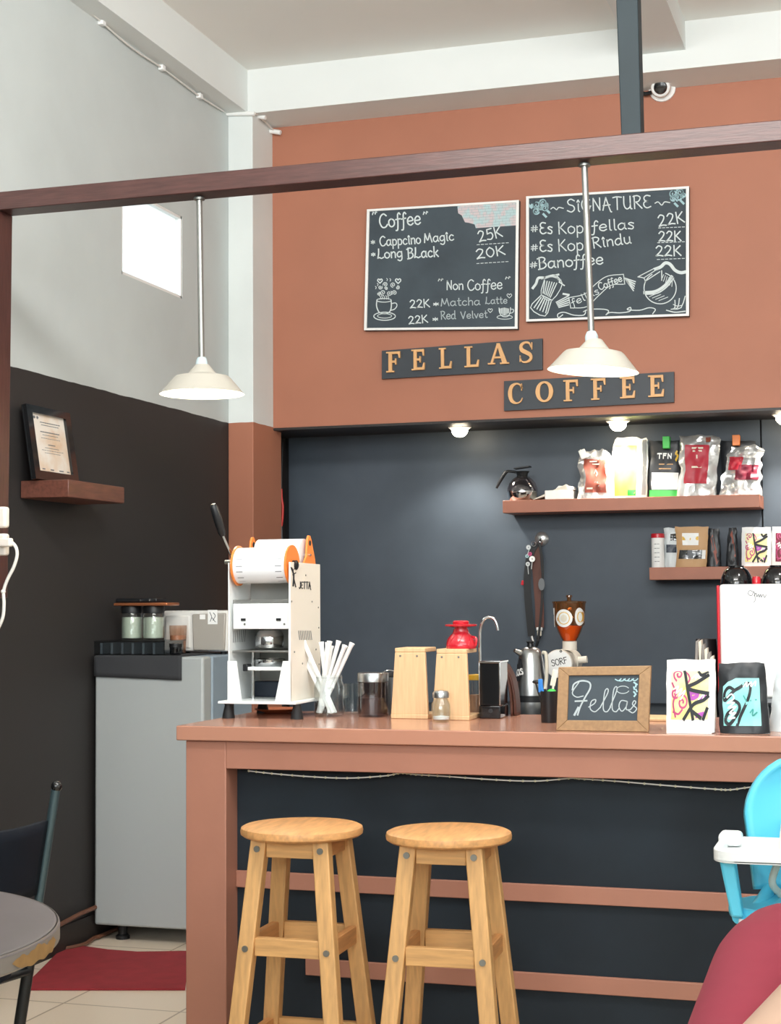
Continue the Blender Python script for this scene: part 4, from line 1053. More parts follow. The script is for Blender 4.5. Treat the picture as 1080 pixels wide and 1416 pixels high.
# cup sealing machine ----------------------------------------------------------
YS = 4.25
S = lambda px, py, dy=0: W(px, py, YS) + Vector((0, dy, 0))
xl, xr, xr2 = S(314.5, 900).x, S(391, 900).x, S(401.5, 900).x
zb_, ztp = S(350, 972).z, S(401, 777).z
rz_ = lambda py: S(360, py).z
rx_ = lambda px: S(px, 900).x
se = thing('cup_sealer', 'white cup sealing machine with orange film rolls on the counter end', 'cup sealer', ((xl+xr2)/2, YS+.12, 1.0))
for (px, dy) in ((315, 0), (409.5, 0)):
    for yy in (.005, .235):
        MB().lathe([(0,0),(.018,0),(.018,.004),(.011,.036),(.012,.042),(0,.042)], (rx_(px)+(.012 if px < 350 else -.012)*(yy > .1), YS+yy, 1.0), 18).build('foot', 'black_rubber', se)
MB().box((rx_(305), YS-.02, 1.042), (rx_(412), YS+.25, 1.049)).build('base_plate', 'white_metal', se, bevel=.001)
bz = 1.049
def panel(x0, x1, m_, nm):
    return MB().prism([(YS+.004, bz), (YS+.25, bz), (YS+.25, ztp-.002), (YS+.004, ztp)], x0, x1, lambda a, b, c: Vector((c, a, b))).build(nm, m_, se, bevel=.0015)
panel(xl, xl+.004, 'white_metal', 'side_panel')
rp = panel(xr2-.004, xr2, 'cream_metal', 'side_panel')
for (a, b, c, d) in ((314.5,327,334,314.5),(391,401.5,401.5,380)):
    MB().prism([(rx_(d), bz), (rx_(c), bz), (rx_(b), rz_(914)), (rx_(a), rz_(914))], YS, YS+.004, lambda a_, b_, c_: Vector((a_, c_, b_))).build('front_flange', 'white_metal', se, smooth=False)
MB().prism([(xr2-.018, bz), (xr2, bz), (xr2, ztp), (xr2-.004, ztp), (xr2-.006, rz_(914))], YS+.001, YS+.004, lambda a_, b_, c_: Vector((a_, c_, b_))).build('front_flange', 'white_metal', se, smooth=False)
MB().box((xl+.004, YS+.03, rz_(834)), (xr2-.004, YS+.24, rz_(829))).build('top_plate', 'aluminium', se, bevel=.001)
hd = MB().box((xl+.012, YS+.012, rz_(870)), (xr2-.006, YS+.20, rz_(834.5))).build('press_head', 'white_metal', se, bevel=.002)
for px in (334.5, 383.5):
    MB().box((rx_(px)-.007, YS+.009, rz_(858.5)), (rx_(px)+.007, YS+.012, rz_(855))).build('slot', 'black_plastic', hd, smooth=False)
for px in (336.5, 391.5): MB().cyl((rx_(px), YS+.012, rz_(863)), (rx_(px), YS+.009, rz_(863)), .0028, 12).build('screw', 'bolt_steel', hd)
MB().box((xl+.01, YS+.15, rz_(829)), (xr2-.008, YS+.155, rz_(805))).build('back_plate', 'aluminium', se, smooth=False)
cxm = rx_(372)
MB().lathe([(0,0),(.040,0),(.042,.004),(.042,.034),(.036,.044),(.030,.05),(0,.05)], (W(373,897,YS+.10).x, YS+.10, rz_(897)), 32).build('press_die', 'chrome', se)
MB().box((xl+.006, YS+.02, rz_(902.5)), (xr2-.006, YS+.22, rz_(900))).build('film_plate', 'aluminium', se, bevel=.001)
ty = rz_(926)
MB().lathe([(0,0),(.040,0),(.044,.006),(.044,.020),(.038,.022),(.036,.010),(0,.010)], (W(374,920,YS+.10).x, YS+.10, ty+.006), 32).build('cup_holder', 'chrome', se)
tr_ = MB().box((rx_(331), YS+.03, ty-.004), (rx_(399), YS+.18, ty+.006)).build('sliding_tray', 'white_metal', se, bevel=.002)
MB().box((rx_(330.5), YS+.026, ty-.006), (rx_(337), YS+.06, ty+.014)).build('tray_clamp', 'black_plastic', tr_, bevel=.002)
MB().cyl((W(350,940,YS+.1).x, YS+.10, bz), (W(350,940,YS+.1).x, YS+.10, rz_(900)), .0055, 16).build('guide_rod', 'chrome', se)
MB().box((W(341,960,YS+.19).x, YS+.19, bz), (xr2-.008, YS+.235, rz_(947))).build('motor_box', 'dark_blue', se, bevel=.003)
MB().box((xl+.004, YS+.236, rz_(947)), (xr2-.004, YS+.24, rz_(834))).build('back_plate', 'aluminium', se, smooth=False)
vm = MB()
for k in range(7): x = xl+.0045; y = YS+.03+k*.014; vm.add([(x, y, rz_(889)), (x, y+.004, rz_(889)), (x, y+.010, rz_(872)), (x, y+.006, rz_(872))], [(0,1,2,3)])
vm.build('vent', 'ink_grey', se, smooth=False, recalc=False)
vm = MB(); X_ = xr2+.0006
sy = lambda px: at(px, 820, 0, xr2).y
szf = lambda px, py: at(px, py, 0, xr2).z
fp = lambda u, v: at(270+u/4, 690+v/4, 0, xr2+.0006)
for k in range(8): vm.ribbon([(572+k*9.5, 730), (578+k*9.5, 778)], 4, fp, 0)
vm.build('vent', 'ink_grey', rp, smooth=False, recalc=False)
m = MB(); wr(m, 'JETTA', (574,496), (640,496), 38, 5, fp)
m.ribbon([(534,384),(545,420),(542,480)], 9, fp, 2); m.ribbon([(545,440),(556,486)], 7, fp, 0); m.ribbon([(530,378),(540,398),(552,380)], 5, fp, 0); m.ribbon([(540,420),(556,408)], 6, fp, 0)
m.build('logo_print', 'ink', rp, smooth=False, recalc=False)
m = MB()
for x, y in ((610,422),(532,567),(645,568),(680,600),(682,712),(667,832),(592,910),(684,914),(548,846)): m.lathe([(0,0),(.0026,0),(.0026,.0016),(0,.0016)], fp(x, y), 8, (1,0,0))
m.build('screw', 'bolt_steel', rp)
# film rolls
ryy, rzz, rr = YS+.045, rz_(781.5), 26.5*mpp(S(360, 780))
a, b = rx_(323), rx_(396)
fl = MB().lathe([(0,0),(rr*.95,0),(rr*.95,b-a),(0,b-a)], (a, ryy, rzz), 40, (1,0,0)).build('film_roll', 'film_white', se)
for t0, t1 in ((.06,.18),(.80,.92)):
    g_ = MB()
    for k in range(9):
        an = 2*math.pi*k/9
        q = []
        for (xx, aa) in ((t0, an), (t1, an), (t1, an+.42), (t0, an+.42)): q.append(Vector((a+(b-a)*xx, ryy+rr*.955*math.cos(aa), rzz+rr*.955*math.sin(aa))))
        g_.add(q, [(0,1,2,3)])
    g_.build('registration_mark', 'ink_grey', fl, smooth=False, recalc=False)
for x in (a-.003, b): 
    dsc = MB().lathe([(.010,0),(rr*1.06,0),(rr*1.06,.005),(.010,.005)], (x-.002, ryy, rzz), 40, (1,0,0)).build('roll_disc', 'orange', se)
MB().cyl((xl-.01, ryy, rzz), (xr2+.002, ryy, rzz), .005, 14).build('roll_axle', 'chrome', se)
MB().lathe([(0,0),(.014,0),(.014,.010),(.008,.014),(0,.014)], (b+.005, ryy, rzz), 18, (1,0,0)).build('axle_nut', 'black_plastic', se)
ry2, rz2 = YS+.17, rz_(766)
MB().lathe([(0,0),(rr*.88,0),(rr*.88,.14),(0,.14)], (xl+.03, ry2, rz2), 32, (1,0,0)).build('take_up_roll', 'film_white', se)
MB().cyl((xl, ry2, rz2), (xr2, ry2, rz2), .004, 12).build('roll_axle', 'chrome', se)
def bracket(x, h):
    pl_ = [(YS+.10, ztp-.03), (YS+.235, ztp-.03), (YS+.225, ztp+.012), (YS+.195, ztp+h-.012), (YS+.185, ztp+h), (YS+.170, ztp+h), (YS+.160, ztp+h-.012), (YS+.15, ztp+.02)]
    k = MB().prism(pl_, x, x+.006, lambda a_, b_, c_: Vector((c_, a_, b_))).build('bracket', 'orange', se, bevel=.002)
    MB().lathe([(0,0),(.008,0),(.008,.0012),(0,.0012)], (x+.006, YS+.178, ztp+h-.022), 14, (1,0,0)).build('bracket_hole', 'ink', k)
bracket(xl+.002, rz_(744)-ztp+.01); bracket(xr2-.012, rz_(744)-ztp+.012)
pv = S(311, 777, .03); hp_ = S(308, 741, .0); ht = S(301, 700, -.03)
lv = MB().tube([pv, S(316, 775, .03), S(315,765,.02), hp_], .0045, 10).build('lever', 'chrome', se)
dr = (ht-hp_).normalized()
MB().lathe([(0,0),(.008,0),(.011,.01),(.013,.05),(.012,.085),(.007,.096),(0,.098)], hp_, 18, dr).build('grip', 'black_plastic', lv)
MB().cyl(pv-Vector((.012,0,0)), pv+Vector((.02,0,0)), .006, 12).build('pivot', 'bolt_steel', lv)

# plate behind the sealer
c = at(418, 979, 2, 1.0)
tag(MB().lathe([(0,0),(.035,0),(.065,.010),(.068,.013),(.064,.013),(.034,.004),(0,.004)], (c.x, 4.49, 1.0), 32).build('plate', 'terracotta'), 'terracotta coloured plate on the counter behind the cup sealer', 'plate')

# straw jar and straws
c0 = at(448.5, 992, 2, 1.0); jr = 21.5*mpp(c0); JC = Vector((c0.x, c0.y+jr, 1.0)); k_ = mpp(JC)
jt = thing('glass_jar', 'open clear glass jar full of white drinking straws', 'jar', JC)
jh = 57*k_
MB().lathe([(0,.001),(jr*.9,.001),(jr,.008),(jr,jh*.74),(jr*.84,jh*.86),(jr*.86,jh*.9),(jr*.82,jh),(jr*.78,jh),(jr*.80,jh*.86),(jr*.95,jh*.73),(jr*.95,.010),(0,.006)], JC, 32).build('body', 'glass_clear', jt)
MB().tube([JC+Vector((jr*.84*math.cos(i*math.pi/12), jr*.84*math.sin(i*math.pi/12), jh*.94)) for i in range(25)], .0018, 6, caps=False).build('thread_ring', 'glass_clear', jt)
sr = [((180,170),(478,772),.010),((236,158),(508,772),-.006),((384,168),(455,765),.012),((455,162),(312,768),-.014),((470,196),(345,772),.004),((532,156),(322,770),.016),((582,196),(340,775),-.01),((642,176),(365,776),.0),((205,165),(490,768),.016),((440,172),(372,768),.018)]
for (tx, ty_), (bx, by), dy in sr:
    tp = W(380+tx/6, 860+ty_/6, JC.y+dy*1.8); bp_ = W(380+bx/6, 860+by/6, JC.y-dy*.6)
    if bp_.z < 1.0095: bp_ = tp+(bp_-tp)*((tp.z-1.0095)/(tp.z-bp_.z))
    dd = Vector((bp_.x-JC.x, bp_.y-JC.y)); mx_ = jr*.74
    if dd.length > mx_: dd *= mx_/dd.length; bp_ = Vector((JC.x+dd.x, JC.y+dd.y, bp_.z))
    d = (tp-bp_).normalized(); L = (tp-bp_).length
    o = MB().lathe([(0,0),(.0064,0),(.0064,L-.012),(.0085,L),(.0072,L),(.0052,L-.012),(.0052,.002),(0,.002)], bp_, 12, d).build('drinking_straw', 'paper_white')
    tag(o, 'white drinking straw standing in the open glass jar', 'straw', 'white drinking straws in the glass jar')

def lat(name, lab, cat, parts, c, group=None, n=28):
    t = thing(name, lab, cat, c, group)
    for nm, m_, prof in parts: MB().lathe(prof, c, n).build(nm, m_, t)
    return t
# glass mug, canister, bucket
c = at(483, 988, 2, 1.0); c.y += .03; k_ = mpp(c)
mg = thing('glass_mug', 'patterned clear glass mug between straw jar and steel lidded canister', 'mug', c)
r = .030
MB().lathe([(0,.001),(r*.9,.001),(r,.006),(r*.94,.02),(r,.034),(r*.94,.048),(r,.062),(r*.95,.088),(r*.9,.088),(r*.88,.01),(0,.008)], c, 20).build('body', 'glass_clear', mg)
MB().tube([c+Vector((r*.9,0,.075)), c+Vector((r+.014,0,.07)), c+Vector((r+.018,0,.045)), c+Vector((r+.010,0,.022)), c+Vector((r*.9,0,.018))], .0045, 8, sm=5).build('handle', 'glass_clear', mg)
c = at(509.5, 992, 2, 1.0); r = 22*mpp(c); c = Vector((c.x, c.y+r, 1.0)); h = 60*mpp(c)
ca = lat('canister', 'smoky glass canister with a steel lid beside the straw jar', 'canister', [
 ('body', 'glass_smoke', [(0,.001),(r*.95,.001),(r*.98,.006),(r*.98,h*.78),(r*.93,h*.8),(r*.93,.008),(0,.006)]),
 ('contents', 'ink_grey', [(0,.007),(r*.86,.007),(r*.86,h*.42),(0,h*.44)]),
 ('lid', 'brushed', [(0,h*.795),(r*.9,h*.795),(r,h*.80),(r,h*.985),(r*.97,h),(0,h)])], c, n=36)
lk = [c+Vector((.012,.05,h+.0)), c+Vector((.014,.05,h+.016)), c+Vector((.02,.05,h+.02)), c+Vector((.028,.05,h+.010)), c+Vector((.034,.05,h-.002))]
c2 = at(541, 988, 2, 1.0); c2 = Vector((c2.x+.008, 4.50, 1.0)); r = .040; h = .108
t = lat('metal_bucket', 'small galvanised bucket half hidden behind the left wooden stand', 'bucket', [
 ('body', 'galvanised', [(0,0),(r*.8,0),(r*.84,.03),(r*.88,.034),(r*.86,.038),(r,h-.006),(r*1.03,h),(r*.97,h),(r*.78,.004),(0,.004)]),
 ('contents', 'black_plastic', [(0,h-.02),(r*.9,h-.02),(r*.86,h+.004),(r*.5,h+.012),(0,h+.014)])], c2)
MB().tube([c2+Vector((-r*1.0,0,h-.01)), c2+Vector((-r*1.02,-.004,h+.006)), c2+Vector((-r*.5,-.012,h+.018)), c2+Vector((r*.2,-.014,h+.014)), c2+Vector((r,0,h-.01))], .0022, 8, sm=5).build('handle', 'chrome', t)

# wooden dripper stands
def stand(name, pxs, lab):
    bl, br_, tl, tr_x, yb, yt = pxs
    Y = at((bl+br_)/2, yb, 2, 1.0).y
    P = lambda px, py: W(px, py, Y)
    t = thing(name, lab, 'stand', (P((bl+br_)/2, yb).x, Y+.06, 1.0), 'wooden coffee dripper stands')
    zt_ = P(tl, yt).z
    MB().prism([(P(bl, yb).x, 1.012), (P(br_, yb).x, 1.012), (P(tr_x, yt).x, zt_), (P(tl, yt).x, zt_)], Y, Y+.014, lambda a, b, c: Vector((a, c, b))).build('front_board', 'light_wood', t, bevel=.002)
    MB().box((P(bl, yb).x, Y-.001, 1.0), (P(br_, yb).x, Y+.13, 1.013)).build('base_board', 'light_wood', t, bevel=.002)
    tpb = MB().box((P(tl, yt).x, Y+.0, zt_), (P(tr_x, yt).x, Y+.115, zt_+.012)).build('top_board', 'light_wood', t, bevel=.002)
    for q in (.18, .74):
        x = P(tl, yt).x+(P(tr_x, yt).x-P(tl, yt).x)*q; MB().cyl((x, Y+.001, zt_-.010), (x, Y-.0015, zt_-.010), .003, 12).build('screw', 'bolt_steel', t)
    return t, Y, zt_+.012
stand('dripper_stand', (540.5,592,546,587.5,994,902), 'left wooden coffee dripper stand with nothing on its top')
_, Ys2, zs2 = stand('dripper_stand', (598,649,603.5,645,996,903.5), 'right wooden coffee dripper stand under the red dripper')
c = Vector((W(637, 900, Ys2+.05).x, Ys2+.055, zs2)); k_ = mpp(c)
dp = thing('coffee_dripper', 'shiny red coffee dripper upside down on the right wooden stand', 'coffee dripper', c)
MB().lathe([(20.5*k_,0),(21*k_,.002),(20.5*k_,7*k_),(17*k_,14*k_),(12*k_,21*k_),(10.5*k_,24*k_),(10.5*k_,27*k_),(0,27*k_)], c, 32).build('cone', 'red_plastic', dp)
MB().lathe([(0,29*k_),(11*k_,29*k_),(22*k_,31*k_),(22.5*k_,33*k_),(21*k_,33.5*k_),(11*k_,32.5*k_),(0,32.5*k_)], c, 32).build('flange', 'red_plastic', dp)
MB().lathe([(0,26*k_),(9*k_,26*k_),(9*k_,30*k_),(11*k_,33*k_),(11.5*k_,37*k_),(9.5*k_,38.5*k_),(0,37*k_)], c, 28).build('ring_foot', 'red_plastic', dp)
MB().tube([c+Vector((15*k_,0,16*k_)), c+Vector((22*k_,-.004,14*k_)), c+Vector((21.5*k_,-.004,5*k_)), c+Vector((19*k_,0,3*k_))], .0035, 8, sm=5).build('handle', 'red_plastic', dp)
for k in range(8): MB().tube([c+Vector((rr_*k_*math.cos(k*.785+a_), rr_*k_*math.sin(k*.785+a_), z_*k_)) for rr_, z_, a_ in ((20.8,4,0),(18.4,12,.2),(13.6,19,.45))], .0012, 6, sm=4).build('rib', 'red_plastic', dp)
# shaker
c = at(606.5, 999, 2, 1.0); r = 13.5*mpp(c); c = Vector((c.x, c.y+r, 1.0)); h = 44*mpp(c)
lat('salt_shaker', 'tiny glass shaker with a steel cap before the right wooden stand', 'shaker', [
 ('body', 'glass_clear', [(0,.001),(r*.8,.001),(r*.92,.005),(r,h*.3),(r*.96,h*.55),(r*.7,h*.72),(r*.68,h*.76),(r*.62,h*.76),(r*.9,h*.5),(r*.86,.008),(0,.006)]),
 ('salt', 'paper_white', [(0,.007),(r*.82,.007),(r*.86,h*.16),(0,h*.2)]),
 ('cap', 'brushed', [(0,h*.75),(r*.84,h*.75),(r*.86,h*.9),(r*.7,h*.97),(0,h)])], c, n=24)
# gold lidded jar
c = at(657, 989, 2, 1.0); c = Vector((W(659, 985, 4.5).x, 4.5, 1.0)); r = .024; h = .118
lat('glass_jar', 'narrow glass jar with a gold lid between right stand and black dispenser', 'jar', [
 ('body', 'glass_clear', [(0,.001),(r*.94,.001),(r,.006),(r,h*.84),(r*.9,h*.86),(r*.9,.008),(0,.006)]), ('contents', 'tan_liquid', [(0,.007),(r*.86,.007),(r*.86,h*.5),(0,h*.5)]),
 ('lid', 'gold', [(0,h*.86),(r,h*.86),(r,h*.98),(0,h)])], c)

# water dispenser with gooseneck tap
Yw = at(678, 994, 2, 1.0).y
wx0, wx1 = W(662, 950, Yw).x, W(690.5, 950, Yw).x
zt_ = W(676, 916, Yw).z
wd_ = thing('water_dispenser', 'black box water dispenser with chrome gooseneck tap on the counter', 'water dispenser', ((wx0+wx1)/2, Yw+.05, 1.0))
MB().box((wx0, Yw, 1.0), (wx1+.002, Yw+.10, 1.036)).build('base', 'black_gloss', wd_, bevel=.003)
bd_ = MB().box((wx0+.002, Yw+.003, 1.036), (wx1, Yw+.10, zt_)).build('body', 'black_gloss', wd_, bevel=.002)
k = MB()
k.box((wx0, Yw-.001, zt_-.002), (wx1+.003, Yw+.101, zt_+.004)); k.box((wx0, Yw-.001, 1.037), (wx0+.003, Yw+.004, zt_)); k.box((wx1-.001, Yw-.001, 1.037), (wx1+.003, Yw+.004, zt_))
k.build('trim', 'chrome', wd_, bevel=.001)
MB().cyl(((wx0+wx1)/2+.004, Yw, 1.022), ((wx0+wx1)/2+.004, Yw-.002, 1.022), .006, 14).build('button', 'black_plastic', wd_)
tpn = [W(x, y, Yw+.03) for x, y in ((664,915),(663.5,885),(664.5,868),(669,857),(676,853.5),(683,856),(687,864),(688.5,872))]
MB().tube(tpn, .0042, 12, sm=5).build('gooseneck_tap', 'chrome', wd_)
# curved brown leather folders
Yl = Yw+.10
for k, (pts, lab) in enumerate(((((693,918),(700,935),(705,960),(707,991)), 'front dark brown leather sheet curving down beside the black dispenser'), (((696,920),(705,938),(710,962),(712,990)), 'rear dark brown leather sheet curving down beside the black dispenser'))):
    c = [W(x, y, Yl+k*.02) for x, y in pts]
    zmin = c[-1].z; c = [p+Vector((0, 0, 1.0008-zmin)) for p in c]
    cs = smooth_path(c, 6)
    b = MB(); b.grid(len(cs)-1, 4, lambda u, v: cs[min(int(round(u*(len(cs)-1))), len(cs)-1)]+Vector((0, v*.07+k*.0, 0)))
    tag(b.build('leather_sheet', 'brown_leather', solid=.004), lab, 'leather sheet')
# pen cup
c = at(757.5, 1000, 2, 1.0); r = 12.2*mpp(c); c = Vector((c.x, c.y+r, 1.0)); h = 43.5*mpp(c)
lat('pen_cup', 'matt black cup holding spoons beside the Fellas chalkboard', 'cup', [('body', 'black_plastic', [(0,0),(r*.92,0),(r*.96,.003),(r,h),(r*.93,h),(r*.88,.004),(0,.004)])], c)
def stick(nm, lab, tip, m_, rad, dxy, head=None, cat='utensil'):
    tp = W(*tip, c.y+dxy[1]); bp_ = c+Vector((dxy[0], dxy[1], .006))
    t = thing(nm, lab, cat, bp_)
    MB().tube([bp_, tp], rad, 10).build('handle', m_, t)
    return t, bp_, tp
t, bp_, tp = stick('blue_scoop', 'blue plastic scoop handle standing in the black cup', (747.5,942), 'blue', .005, (-.006, -.004))
MB().box(tp-Vector((.006,.004,.03)), tp+Vector((.006,.004,.006)), ).build('paddle', 'blue', t, bevel=.002)
t, bp_, tp = stick('black_spoon', 'black spoon leaning left out of the black cup', (741,945), 'black_plastic', .0025, (-.010, .006))
MB().ball(tp+Vector((.004,0,.004)), .012, 12, 1.2, .7, .45).build('bowl', 'black_plastic', t)
t, bp_, tp = stick('wooden_spatula', 'cream spatula standing in the black cup', (766,928), 'cream', .003, (.004, .004))
MB().box(tp-Vector((.007,.0015,.04)), tp+Vector((.007,.0015,.004)), RY(12)).build('blade', 'cream', t, bevel=.001)
t, bp_, tp = stick('green_brush', 'green handled brush low in the black cup', (763,955), 'green', .004, (.008, -.006))
MB().ball(tp+Vector((0,0,-.004)), .011, 14, 1.2, .8, .8).build('head', 'green', t)
# wooden tray behind the sign
a = at(885, 997, 2, 1.0); b = at(935, 997, 2, 1.0)
tag(MB().box((a.x-.05, 4.38, 1.0), (b.x, 4.52, 1.008)).build('wooden_board', 'light_wood', bevel=.002), 'thin light wooden board on the counter behind the Fellas chalkboard', 'board')

# ---------------------------------------------------------------- back counter and machines
BZ = .82
tag(MB().box((-2.2, 6.85, 0), (1.6, 7.94, BZ-.03)).box((-2.22, 6.83, BZ-.03), (1.6, 7.945, BZ)).build('back_counter', 'black_panel', smooth=False), 'low black counter along the back wall behind the bar', 'counter')
# electric kettle
YK = 7.02
K = lambda px, py, dy=0: W(px, py, YK)+Vector((0, dy, 0))
c = Vector((K(734.5, 985).x, YK, BZ)); k_ = mpp(c); zk = lambda py: K(735, py).z-BZ
kt = thing('electric_kettle', 'steel electric kettle with a black sticker on the back counter', 'kettle', c)
MB().lathe([(0,0),(22*k_,0),(23*k_,.006),(22.5*k_,zk(970)),(0,zk(970))], c, 32).build('power_base', 'brushed', kt)
MB().lathe([(0,zk(970)),(23.5*k_,zk(970)),(23.5*k_,zk(961)),(0,zk(961))], c, 32).build('band', 'black_plastic', kt)
MB().lathe([(0,zk(961)),(22.5*k_,zk(961)),(22*k_,zk(950)),(18*k_,zk(915)),(15.5*k_,zk(903)),(12*k_,zk(897)),(6*k_,zk(894.5)),(0,zk(894))], c, 36).build('body', 'brushed', kt)
MB().lathe([(0,zk(895)),(5*k_,zk(895)),(4*k_,zk(890)),(6*k_,zk(887)),(0,zk(885.5))], c, 20).build('lid_knob', 'black_plastic', kt)
MB().tube([K(752,902,-.02), K(757,905,-.03), K(758,930,-.03), K(756,952,-.03)], .008, 10, sm=5).build('handle', 'cream', kt)
MB().tube([K(722,903,-.03), K(715,899,-.05)], [.014, .008], 12).build('spout', 'brushed', kt)
def kf(u, v):
    px, py = 690+u/4.886, 720+v/4.886; p = K(px, py)
    z = p.z-BZ; rr_ = None
    tab = [(zk(961),22.5*k_),(zk(950),22*k_),(zk(915),18*k_),(zk(903),15.5*k_)]
    rr_ = tab[-1][1]
    for (za, ra), (zb2, rb) in zip(tab, tab[1:]):
        if za <= z <= zb2: rr_ = ra+(rb-ra)*(z-za)/(zb2-za)
    if z < tab[0][0]: rr_ = tab[0][1]
    dx_ = max(-.98, min(.98, (p.x-c.x)/rr_)); 
    return Vector((c.x+dx_*rr_, c.y-math.sqrt(1-dx_*dx_)*rr_-.0012, p.z))
b = MB()
ol = [(112,1010),(128,960),(150,925),(166,935),(178,975),(176,1030),(160,1075),(128,1110),(106,1108),(100,1060)]
n_ = len(ol); cxy = (138,1020)
vs_ = [kf(*cxy)]
for rg_ in range(1, 6): vs_ += [kf(cxy[0]+(x-cxy[0])*rg_/5, cxy[1]+(y-cxy[1])*rg_/5) for x, y in ol]
fs2 = [(0, 1+i, 1+(i+1)%n_) for i in range(n_)]
for rg_ in range(4):
    for i in range(n_): fs2.append((1+rg_*n_+i, 1+(rg_+1)*n_+i, 1+(rg_+1)*n_+(i+1)%n_, 1+rg_*n_+(i+1)%n_))
b.add(vs_, fs2); stx = b.build('sticker', 'ink', kt, smooth=False)
m = MB(); kf2 = lambda u, v: kf(u, v)-Vector((0,.001,0))
wr(m, 'llas', (112,1052), (186,1030), 62, 9, kf2); m.build('sticker_print', 'paper_white', stx, smooth=False, recalc=False)

# coffee grinder
YG = 7.22
G = lambda px, py, dy=0: W(px, py, YG)+Vector((0, dy, 0))
c = Vector((G(786, 985).x, YG+.03, BZ)); k_ = mpp(c); zk = lambda py: G(786, py).z-BZ
gr = thing('coffee_grinder', 'cream coffee grinder with an amber bean hopper on the back counter', 'coffee grinder', c)
MB().box((c.x-.055, YG-.09, BZ), (c.x+.055, YG+.13, BZ+.03)).build('base', 'cream_metal', gr, bevel=.01, seg=3)
MB().box((c.x-.035, YG-.0, BZ+.03), (c.x+.035, YG+.11, zk(925)+BZ)).build('column', 'cream_metal', gr, bevel=.01, seg=3)
dc = Vector((G(777, 917).x, YG-.08, G(777, 917).z)); R_d = 19.5*k_
MB().lathe([(0,0),(R_d*.96,0),(R_d,.006),(R_d,.018),(R_d*.93,.024),(R_d*.93,.14),(R_d*.98,.144),(R_d*.98,.25),(R_d*.85,.29),(0,.30)], dc, 40, (0,1,0)).build('drum', 'cream_metal', gr)
fd = MB().lathe([(0,0),(R_d*.95,0),(R_d*.95,.003),(0,.003)], dc-Vector((0,.0035,0)), 40, (0,1,0)).build('front_disc', 'paper_white', gr)
m = MB(); gf = lambda u, v: W(690+u/4.886, 720+v/4.886, dc.y-.0042)
wr(m, 'SORF', (360,984), (462,962), 42, 5, gf); m.ribbon(ring2(418,882,6,6,10), 6, gf, 0)
m.build('logo_print', 'ink', fd, smooth=False, recalc=False)
MB().cyl(dc+Vector((R_d*.9,.17,.01)), dc+Vector((R_d+.035,.17,.014)), .016, 16).build('knob', 'cream_metal', gr)
hc = Vector((G(786, 890).x, YG+.03, 0)); z_ = lambda py: G(786, py).z
MB().lathe([(0,z_(899)),(10*k_,z_(899)),(10*k_,z_(887)),(0,z_(887))], hc, 24).build('collar', 'cream_metal', gr)
ho = MB().lathe([(9*k_,z_(887)),(12*k_,z_(882)),(16*k_,z_(874)),(18.5*k_,z_(866)),(21*k_,z_(864)),(22.5*k_,z_(835)),(23*k_,z_(834))], hc, 36).build('hopper', 'glass_amber', gr)
MB().lathe([(0,z_(886)),(8*k_,z_(886)),(11*k_,z_(880.5)),(16.5*k_,z_(868)),(17*k_,z_(866)),(0,z_(865))], hc, 28).build('beans', 'amber', gr)
MB().lathe([(0,z_(834)),(23.5*k_,z_(834)),(23.5*k_,z_(831.5)),(6*k_,z_(830.5)),(3*k_,z_(830)),(3*k_,z_(826)),(4.5*k_,z_(825.5)),(4*k_,z_(823)),(0,z_(822.5))], hc, 32).build('lid', 'glass_amber', gr)
def hop(u, v):
    p = W(690+u/4.886, 720+v/4.886, YG+.03); z = p.z; t = (z-z_(864))/(z_(835)-z_(864)); rr_ = (21+1.5*t)*k_
    dx_ = max(-.995, min(.995, (p.x-hc.x)/rr_)); return Vector((hc.x+dx_*rr_, hc.y-math.sqrt(1-dx_*dx_)*rr_-.001, z))
def disc_on(f, x, y, rx2, ry2, m_, nm, par, n=24):
    b = MB(); vs_ = [f(x, y)]
    for q in (.5, 1): vs_ += [f(x+rx2*q*math.cos(2*math.pi*i/n), y+ry2*q*math.sin(2*math.pi*i/n)) for i in range(n)]
    fs_2 = [(0, 1+i, 1+(i+1)%n) for i in range(n)]+[(1+i, 1+n+i, 1+n+(i+1)%n, 1+(i+1)%n) for i in range(n)]
    b.add(vs_, fs_2); return b.build(nm, m_, par, smooth=False)
s_ = disc_on(hop, 458, 658, 58, 60, 'paper_white', 'round_sticker', ho)
m = MB(); hp2 = lambda u, v: hop(u, v)-Vector((0,.0008,0)); m.ribbon(ring2(458,658,38,40,20), 5, hp2, 0); m.build('sticker_print', 'gold', s_, smooth=False, recalc=False)
disc_on(lambda u, v: hop(u, v)-Vector((0,.0012,0)), 458, 658, 22, 24, 'cream', 'sticker_centre', s_)
s_ = disc_on(hop, 556, 648, 26, 60, 'paper_white', 'round_sticker', ho)
m = MB(); m.ribbon(ring2(560,650,14,34,16), 5, hp2, 0); m.build('sticker_print', 'gold', s_, smooth=False, recalc=False)
b = MB(); b.grid(6, 6, lambda a_, b_: hop(356+32*a_, 590+128*b_)); s_ = b.build('strip_sticker', 'paper_white', ho, smooth=False)
m = MB(); m.ribbon([(378,640),(364,660),(378,680)], 7, hp2); m.build('sticker_print', 'ink', s_, smooth=False, recalc=False)

